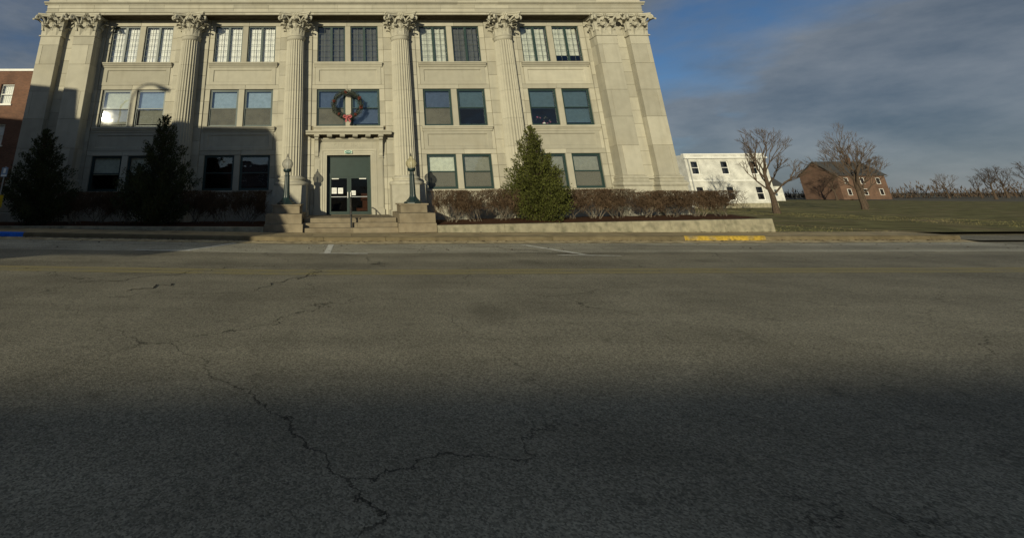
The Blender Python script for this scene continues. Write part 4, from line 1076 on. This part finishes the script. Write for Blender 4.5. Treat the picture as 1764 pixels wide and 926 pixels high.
def conifer(x_, y_, z_, H, RR, seed, lab, lean=0.0, mt='leaf', n=5200):
    e = thing('evergreen_tree', lab, 'tree', (x_, y_, z_), 'conical evergreens in front of the building'); rr = random.Random(seed)
    b = MB(); b.tube([(0, 0, -.1), (lean*.4, 0, H*.5), (lean, 0, H*.93)], [.11, .06, .01], 8); b.build('trunk', 'bark', e)
    br = MB(); cl = []; NB = 135
    for k_ in range(NB):                              # limbs, each carrying clumps of sprays
        t = (k_+rr.random())/NB; t = t**1.15; z = .12+t*(H-.25); a = k_*2.39996+rr.uniform(-.5, .5)
        pr = (1-t)**.87 * (0.84+.16*min(1, t/.16)) + .05; rad = RR*pr*(rr.uniform(.55, .98) if rr.random() < .45 else rr.uniform(.86, 1.17))
        cx = lean*t; tip = Vector((cx+math.cos(a)*rad, math.sin(a)*rad*.9, z+.10+.42*rad))
        base = Vector((cx, 0, z-.12)); mid = base.lerp(tip, .6)+Vector((0, 0, -.10*rad))
        br.tube([tuple(base), tuple(mid), tuple(tip)], [.022, .012, .004], 4); cl.append((base, mid, tip, rad))
    br.build('branches', 'bark', e)
    f = MB()
    wts = [c[3]**1.5+.08 for c in cl]; tot = sum(wts)
    for (base, mid, tip, rad), w in zip(cl, wts):
        up_ = (tip-mid).normalized()
        for _ in range(max(30, int(n*w/tot))):
            u = rr.random()**.62
            p = base.lerp(mid, u*1.6) if u < .6 else mid.lerp(tip, (u-.6)/.4)
            sp = (.04+.115*rad)*(1.15-u*.7)
            p = p + Vector((rr.gauss(0, sp), rr.gauss(0, sp), rr.gauss(0, sp*.8)))
            d = up_*1.0 + Vector((rr.uniform(-.7,.7), rr.uniform(-.7,.7), rr.uniform(-.1, .8))); d = d.normalized()
            s_ = d.cross(Vector((rr.uniform(-1,1), rr.uniform(-1,1), rr.uniform(-1,1)))).normalized(); ln = rr.uniform(.06, .15); wd = ln*.12
            m_ = p+d*ln*.45; o = len(f.v)
            f.v += [tuple(p), tuple(m_-s_*wd), tuple(p+d*ln), tuple(m_+s_*wd), tuple(m_+s_*wd*3+d*ln*.30), tuple(m_-s_*wd*3+d*ln*.26)]
            f.f += [(o, o+1, o+2, o+3), (o, o+3, o+4), (o, o+5, o+1)]
    f.build('crown', mt, e)
conifer(8.85, -3.05, .45, 4.5, 1.62, 31, 'sunlit conical evergreen tree in the hedge right of the steps', .02, 'leaf', 26000)
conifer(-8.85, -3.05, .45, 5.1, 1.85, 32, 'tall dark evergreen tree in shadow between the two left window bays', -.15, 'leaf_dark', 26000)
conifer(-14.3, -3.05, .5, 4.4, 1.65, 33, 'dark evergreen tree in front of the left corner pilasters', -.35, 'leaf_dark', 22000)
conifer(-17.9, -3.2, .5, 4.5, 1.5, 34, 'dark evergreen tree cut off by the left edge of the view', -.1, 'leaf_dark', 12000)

# ------------------------------------------------------------------ street things at the left
sp_ = thing('parking_sign', 'small pale blue parking sign on a thin post in the left shade', 'sign', (-14.72, -5.0, g(-14.7)+.2))
b = MB(); b.tube([(0, 0, 0), (0, 0, 2.5)], .025, 8); b.build('sign_post', 'galv', sp_)
b = MB(); b.box(-.13, .13, -.035, -.028, 2.08, 2.46); b.build('sign_plate', 'sign_blue', sp_)
b = MB(); b.box(-.11, .11, -.038, -.0355, 2.10, 2.16); b.box(-.05, .05, -.038, -.0355, 2.22, 2.42); b.build('sign_symbol', 'white', sp_)
nb = thing('newspaper_box', 'yellow newspaper box on a blue stand at the left edge of the view', 'newspaper box', (-14.76, -5.25, g(-14.5)+.2))
b = MB(); b.box(-.24, .24, -.2, .2, .84, 1.34); b.build('box_body', 'box_yellow', nb)
b = MB(); b.box(-.2, .2, -.212, -.2, 1.08, 1.27); b.build('box_window', 'glass_dark', nb)
b = MB(); b.box(-.02, .16, -.225, -.2, .97, 1.02); b.build('coin_handle', 'iron', nb)
b = MB(); b.box(-.18, .18, -.15, .15,   .04, .84); b.box(-.24, .24, -.2, .2, 0, .04); b.build('stand', 'blue_post', nb)

# ------------------------------------------------------------------ neighbouring buildings
def plain_building(name, lab, x0, x1, y0, y1, H, mt, cols, rows, ww, wh, skew=0.0, coping='white', glassm='glass', curtain=True, z0=0.0, zsill=None, xoff=None):
    """block with real window openings in the front (toward -y when y0<y1); each window a part with frame, pane, sill"""
    e = thing(name, lab, 'building', ((x0+x1)/2, y0, z0)); ox, oy = e.location.x, e.location.y
    s_ = 1 if y1 > y0 else -1; t = .3
    xs = xoff or [x0+(x1-x0)*(k_+.5)/cols for k_ in range(cols)]
    zs = zsill or [H*(k_+.32)/rows for k_ in range(rows)]
    b = MB()
    def bx(a, c, za, zb):
        ya, yb = sorted((y0, y0+s_*t)); b.box(a-ox, c-ox, ya-oy, yb-oy, za, zb)
    zc = 0.0
    for z in zs:
        bx(x0, x1, zc, z); p = x0
        for xc in xs: bx(p, xc-ww/2, z, z+wh); p = xc+ww/2
        bx(p, x1, z, z+wh); zc = z+wh
    bx(x0, x1, zc, H)
    # side and back walls (plan may be skewed)
    yb = y1; fl, frt = (x0, y0+s_*t), (x1, y0+s_*t); bl_, br_ = (x0+skew, yb), (x1+skew, yb)
    for p, q in ((fl, bl_), (bl_, br_), (br_, frt)):
        o = len(b.v); b.v += [(p[0]-ox, p[1]-oy, 0), (q[0]-ox, q[1]-oy, 0), (q[0]-ox, q[1]-oy, H), (p[0]-ox, p[1]-oy, H)]; b.f.append((o, o+1, o+2, o+3))
    b.build('wall', mt, e)
    b = MB(); o = [fl, frt, br_, bl_]; b.v = [(p[0]-ox, p[1]-oy, H-.25) for p in o]; b.f = [(0,1,2,3)]
    b.add([(p[0]-ox, p[1]-oy, H-3.2) for p in o], [(0,1,2,3)]); b.build('roof', 'roof', e)
    ya, yb2 = sorted((y0-s_*.06, y0+s_*.36)); b = MB(); b.box(x0-.05-ox, x1+.05-ox, ya-oy, yb2-oy, H+.002, H+.16); b.build('coping', coping, e)
    fm = MB(); win_rail(fm, -ww/2, ww/2, 0, wh, .07, .12, .2); fm.box(-ww/2+.07, ww/2-.07, .125, .19, wh*.5-.03, wh*.5+.03); fme = fm.mesh('window_frame', 'white')
    gm = MB(); gm.box(-ww/2+.06, ww/2-.06, .15, .156, .06, wh-.06); gme = gm.mesh('glass_pane', glassm)
    cm = pleated(ww-.1, wh, .03, 6).mesh('window_curtain', 'curtain'); sm = MB(); sm.box(-ww/2-.1, ww/2+.1, -.08, .2, -.10, -.002); sme = sm.mesh('window_sill', 'white')
    bm_ = MB(); bm_.box(-ww/2-.05, ww/2+.05, .8, .85, -.05, wh+.05); bme = bm_.mesh('dark_room', 'room')
    for z in zs:
        for xc in xs:
            w = link('window', None, e, (xc-ox, 0, z)); w.rotation_euler = (0, 0, 0 if s_ > 0 else math.pi); w.empty_display_size = .1
            for n_, me_ in (('window_frame', fme), ('glass_pane', gme), ('window_sill', sme), ('dark_room', bme)): link(n_, me_, w)
            if curtain: link('window_curtain', cm, w, (0, .3, 0))
    return e
plain_building('brick_building', 'red brick building with white curtained windows behind the left corner', -40, -21.2, 6, 22, 10.45, 'brick', 5, 3, .95, 1.45, zsill=[1.6, 5.2, 8.05], xoff=[-37.5, -34.2, -30.8, -27.4, -24.15])
plain_building('white_building', 'small white painted building with a dark window beyond the right corner', 42.3, 52.5, 30, 44, 6.3, 'white_brick', 3, 2, 1.0, 1.6, curtain=False, zsill=[.9, 3.95], xoff=[43.45, 47.2, 50.8])

# unseen block, outline cut to the big facade shadow; added pillars let sun under
sa, ca = math.sin(SUN_AZ), math.cos(SUN_AZ)
def qs(q, s_): return Vector((q*ca + s_*sa, -q*sa + s_*ca, 0))
blk = thing('shadow_block', 'unseen stepped brown brick block across the street, shaped to throw the left facade shadow, on added pillars', 'building', qs(-18, -32), rot=-SUN_AZ)
S0, S1, HR = -29.0, -36.0, math.tan(SUN_EL)
prof = [(-40, 4.35), (-3.05, 4.45), (-2.6, 4.95), (-1.15, 5.12), (-.42, 5.15), (-.42, 5.42), (-1.0, 6.47), (-3.28, 8.65), (-3.48, 10.5), (-3.87, 11.05), (-8.5, 10.66), (-12.55, 10.35), (-12.72, 11.95), (-40, 11.95)]
b = MB(); n = len(prof)
for s_ in (S0, S1): b.v += [(q+18, s_+32, z) for q, z in prof]
for i in range(n): k_ = (i+1) % n; b.f.append((i, k_, n+k_, n+i))
b.f.append(tuple(range(n))[::-1]); b.f.append(tuple(range(n, 2*n))); b.build('wall', 'brick2', blk)
for q in (-10, -16, -22, -28, -34, -39):
    for s_ in (-30, -35): b = MB(); b.box(q+18-.25, q+18+.25, s_+32-.25, s_+32+.25, -.3, 4.36); b.build('pillar', 'brick2', blk)
fm = MB(); win_rail(fm, -.6, .6, 0, 1.7, .08, -.03, .03); fm.box(-.52, .52, -.028, .028, .82, .88); fme = fm.mesh('window_frame', 'white')
gm_ = MB(); gm_.box(-.52, .52, -.012, .004, .08, 1.62); gme = gm_.mesh('glass_pane', 'glass_dark')
for k_ in range(11):
    for z in (5.5, 8.3):
        q = -5.2-3.2*k_
        if z > 8 and q > -5: continue
        w = link('window', None, blk, (q+18, S0+32+.02, z)); link('window_frame', fme, w); link('glass_pane', gme, w)

plain_building('added_brick_row', 'long low brick row added out of view across the street to darken window reflections', -62, -7, -48, -56, 6.8, 'brick2', 14, 2, 1.3, 1.5, curtain=False, zsill=[.9, 4.0])  # added unseen to keep the bright horizon out of the left window reflections
sl_ = thing('street_light', 'tall grey street light with a curved arm across the street', 'street light', (-24.0, -21.5, g(-24)))
b = MB(); b.lathe([(.16, 0), (.16, .3), (.11, .35), (.07, 11.6)], 12); b.build('light_pole', 'galv', sl_)
b = MB(); b.tube([(0, 0, 11.4)] + [(1.05*(1-math.cos(a)), .1*(1-math.cos(a)), 11.6+1.05*math.sin(a)) for a in [math.pi*.62*i/10 for i in range(11)]], .055, 8); b.build('curved_arm', 'galv', sl_)
b = MB(); b.tube([(1.40, .12, 12.58), (1.65, .14, 12.46), (2.1, .17, 12.30), (2.3, .2, 12.24)], [.06, .13, .13, .05], 10); b.build('lamp_head', 'galv', sl_)

# ------------------------------------------------------------------ beyond the right corner
sheet('lawn', 18.7, 40, -4.2, 60, .16, 'lawn'); sheet('side_street', 24.6, 33, -6.3, 200, .02, 'asphalt')
sheet('lawn', 40.2, 120, -4, 120, .12, 'lawn')
def bare_tree(x_, y_, H, seed, lab):
    e = thing('bare_tree', lab, 'tree', (x_, y_, g(x_)), 'bare winter trees beyond the right corner'); rr = random.Random(seed)
    tr = MB(); tw = MB()
    bend = [Vector((0, 0, -.2))]; hh = rr.uniform(.46, .60)
    for k_ in range(7): bend.append(Vector((rr.uniform(-.12, .12)*k_*.5, rr.uniform(-.12, .12)*k_*.5, H*hh*(k_+1)/7)))
    tr.tube([tuple(p) for p in bend], [.34, .23, .20, .18, .155, .13, .105, .08], 8)
    def grow(p, d, r, ln, lev):
        if lev > 5: return
        q = p+d*ln; m_ = p.lerp(q, .5)+Vector((rr.uniform(-.09,.09), rr.uniform(-.09,.09), rr.uniform(-.04, .06)))*ln
        (tr if lev < 2 else tw).tube([tuple(p), tuple(m_), tuple(q)], [r, r*.85, r*.7], 5 if lev < 2 else 3, False)
        for _ in range(3 if lev < 4 else 4):
            nd = (d+Vector((rr.uniform(-.6,.6), rr.uniform(-.6,.6), rr.uniform(-.2,.5)))).normalized(); grow(q, nd, max(r*.6, .007), ln*rr.uniform(.55, .9), lev+1)
    for k_ in range(9):
        a = k_*2.4+rr.uniform(-.5, .5); z = .38+.62*k_/8; ii = z*7; b0 = bend[int(ii)].lerp(bend[min(7, int(ii)+1)], ii-int(ii))
        out_ = .95-.6*k_/8+rr.uniform(-.15, .15); grow(b0, Vector((math.cos(a)*out_, math.sin(a)*out_, 1)).normalized(), .085-.004*k_, H*rr.uniform(.12, .19), 1)
    tr.build('trunk', 'bark', e); tw.build('twigs', 'bark', e); return e
wb = [o for o in S.objects if o.name.startswith('white_building')][0]; wo = wb.location
b = MB(); b.box(42.25-wo.x, 52.55-wo.x, -.07, .02, 3.1, 3.28); b.build('belt_course', 'white', wb)
b = MB(); b.tube([(42.62-wo.x, -.09, .1), (42.62-wo.x, -.09, 5.9)], .06, 8); b.build('downpipe', 'galv', wb)
b = MB(); b.box(42.2-wo.x, 52.6-wo.x, -.22, .02, 5.86, 6.02); b.build('cornice', 'white', wb)
b = MB(); b.box(42.28-wo.x, 52.52-wo.x, -.05, .02, 0, .55); b.build('base_course', 'planter', wb)
def gable_house(x_, y_, w, d, h, mt, lab):
    e = thing('house', lab, 'house', (x_, y_, 0)); b = MB()
    b.v = [(-w/2,0,0),(w/2,0,0),(w/2,d,0),(-w/2,d,0),(-w/2,0,h),(w/2,0,h),(w/2,d,h),(-w/2,d,h),(-w/2,d/2,h+w*.28),(w/2,d/2,h+w*.28)]
    b.f = [(0,1,5,4),(1,2,6,9,5),(2,3,7,6),(3,0,4,8,7)]; b.build('wall', mt, e)
    b = MB()
    for ya, za, yb, zb in ((-.4, h-.2, d/2, h+w*.28+.05), (d+.4, h-.2, d/2, h+w*.28+.05)):
        b.add([(-w/2-.3,ya,za),(w/2+.3,ya,za),(w/2+.3,yb,zb),(-w/2-.3,yb,zb),(-w/2-.3,ya,za+.15),(w/2+.3,ya,za+.15),(w/2+.3,yb,zb+.15),(-w/2-.3,yb,zb+.15)], [(0,1,2,3),(4,5,6,7),(0,1,5,4),(1,2,6,5),(3,0,4,7)])
    b.build('roof', 'roof', e)
    for k_ in range(3):
        for z in ((1.0,) if h < 4 else (1.0, 3.6)):
            f = MB(); win_rail(f, -.5, .5, 0, 1.5, .08, -.05, .02); wn_ = f.build('window', 'white', e, loc=(-w/2+w*(k_+.5)/3, -.01, z)); q = MB(); q.box(-.42, .42, -.02, -.01, .08, 1.42); q.build('glass_pane', 'glass_dark', wn_)
    b = MB(); b.box(w*.2, w*.2+.7, d*.4, d*.4+.7, h, h+w*.28+1.0); b.build('chimney', 'brick', e)
gable_house(92, 74, 11, 8, 3.4, 'white_brick', 'small white gabled house far off beyond the lawn')
gable_house(128, 84, 12, 9, 5.8, 'brick2', 'two storey brown brick gabled house far off at the right')
gable_house(66, 92, 10, 8, 3.2, 'brick', 'small red brick gabled house far off behind the bare trees')
bare_tree(37.5, 15.0, 8.4, 41, 'bare tree reaching its twigs in beside the right corner of the building')
bare_tree(56, 24, 8.5, 42, 'bare tree standing right of the white building')
t0 = bare_tree(68, 34, 9, 43, 'second bare tree standing right of the white building, farther off')
rr = random.Random(3)
for k_ in range(26):                                   # far row of bare trees, copies of the first
    src = [o for o in S.objects if o.name.startswith('bare_tree') and o.type == 'EMPTY'][k_ % 3]
    c = copy_tree(src); c.location = (50+k_*7.5+rr.uniform(-2, 2), rr.uniform(80, 110), -.1); c.rotation_euler.z = rr.uniform(0, 6.28); q = rr.uniform(.8, 1.15); c.scale = (q, q, q)
    nth = 'first second third fourth fifth sixth seventh eighth ninth tenth eleventh twelfth thirteenth fourteenth fifteenth sixteenth seventeenth eighteenth nineteenth twentieth'.split() + ['twenty '+v for v in 'first second third fourth fifth sixth'.split()]; c['label'] = nth[k_]+' bare tree from the left in the far row along the horizon'; c['group'] = 'far row of bare trees'
tl = MB()
for k_ in range(9000):
    x_ = rr.uniform(40, 300); y_ = rr.uniform(112, 122); z = rr.uniform(-.5, 4.6)*rr.random()**.4*(0.7+.3*math.sin(x_*.21)+.2*math.sin(x_*.57)); s_ = rr.uniform(.3, .8)
    d = Vector((rr.uniform(-.5,.5), rr.uniform(-.3,.3), 1)).normalized()*s_*1.6; u = Vector((rr.uniform(-1,1), rr.uniform(-1,1), .2)).normalized()*s_*.22; p = Vector((x_, y_, z))
    tl.add([p-u, p+u, p+d], [(0,1,2)])
tag(tl.build('far_woods', 'bark'), 'far brown line of woods at the horizon on the right', 'woods', kind='stuff')

gb = MB(); rr = random.Random(8)                        # rough winter grass near the corner
for k_ in range(16000):
    x_ = 18.8+21*rr.random(); y_ = -4.1+34*rr.random()
    if 24.4 < x_ < 33.2: continue
    h = rr.uniform(.02, .08); w = rr.uniform(.01, .02); p = Vector((x_, y_, .16+g(x_)-.01)); d = Vector((rr.uniform(-.5, .5), rr.uniform(-.5, .5), 1))*h; a = rr.uniform(0, 6.28); u = Vector((math.cos(a), math.sin(a), 0))*w
    gb.add([p-u, p+u, p+d], [(0,1,2)])
tag(gb.build('grass', 'lawn'), 'rough dull winter grass beyond the right corner', 'grass', kind='stuff')
lb = MB()                                               # dead leaves and grit along the gutter and under the wall
for k_ in range(900):
    x_ = rr.uniform(-16, 24); q = rr.random()
    y_ = -6.25-abs(rr.gauss(0, .12)) if q < .6 else (-4.26-abs(rr.gauss(0, .10)) if q < .8 else rr.uniform(-9, -6.3))
    z = g(x_)+(.055 if y_ > -6.6 and y_ < -6.2 else (.212 if y_ > -6 else .02)); s_ = rr.uniform(.015, .05)
    if y_ > -6 and abs(x_) < 2.2: continue
    a = rr.uniform(0, 6.28); u = Vector((math.cos(a), math.sin(a), rr.uniform(-.3, .3)))*s_; v = Vector((-math.sin(a), math.cos(a), rr.uniform(0, .5)))*s_*.7; p = Vector((x_, y_, z+.006))
    lb.add([p-u, p-v, p+u, p+v], [(0,1,2,3)])
tag(lb.build('fallen_leaves', 'bark'), 'dead brown leaves and grit along the gutter', 'leaves', kind='stuff')
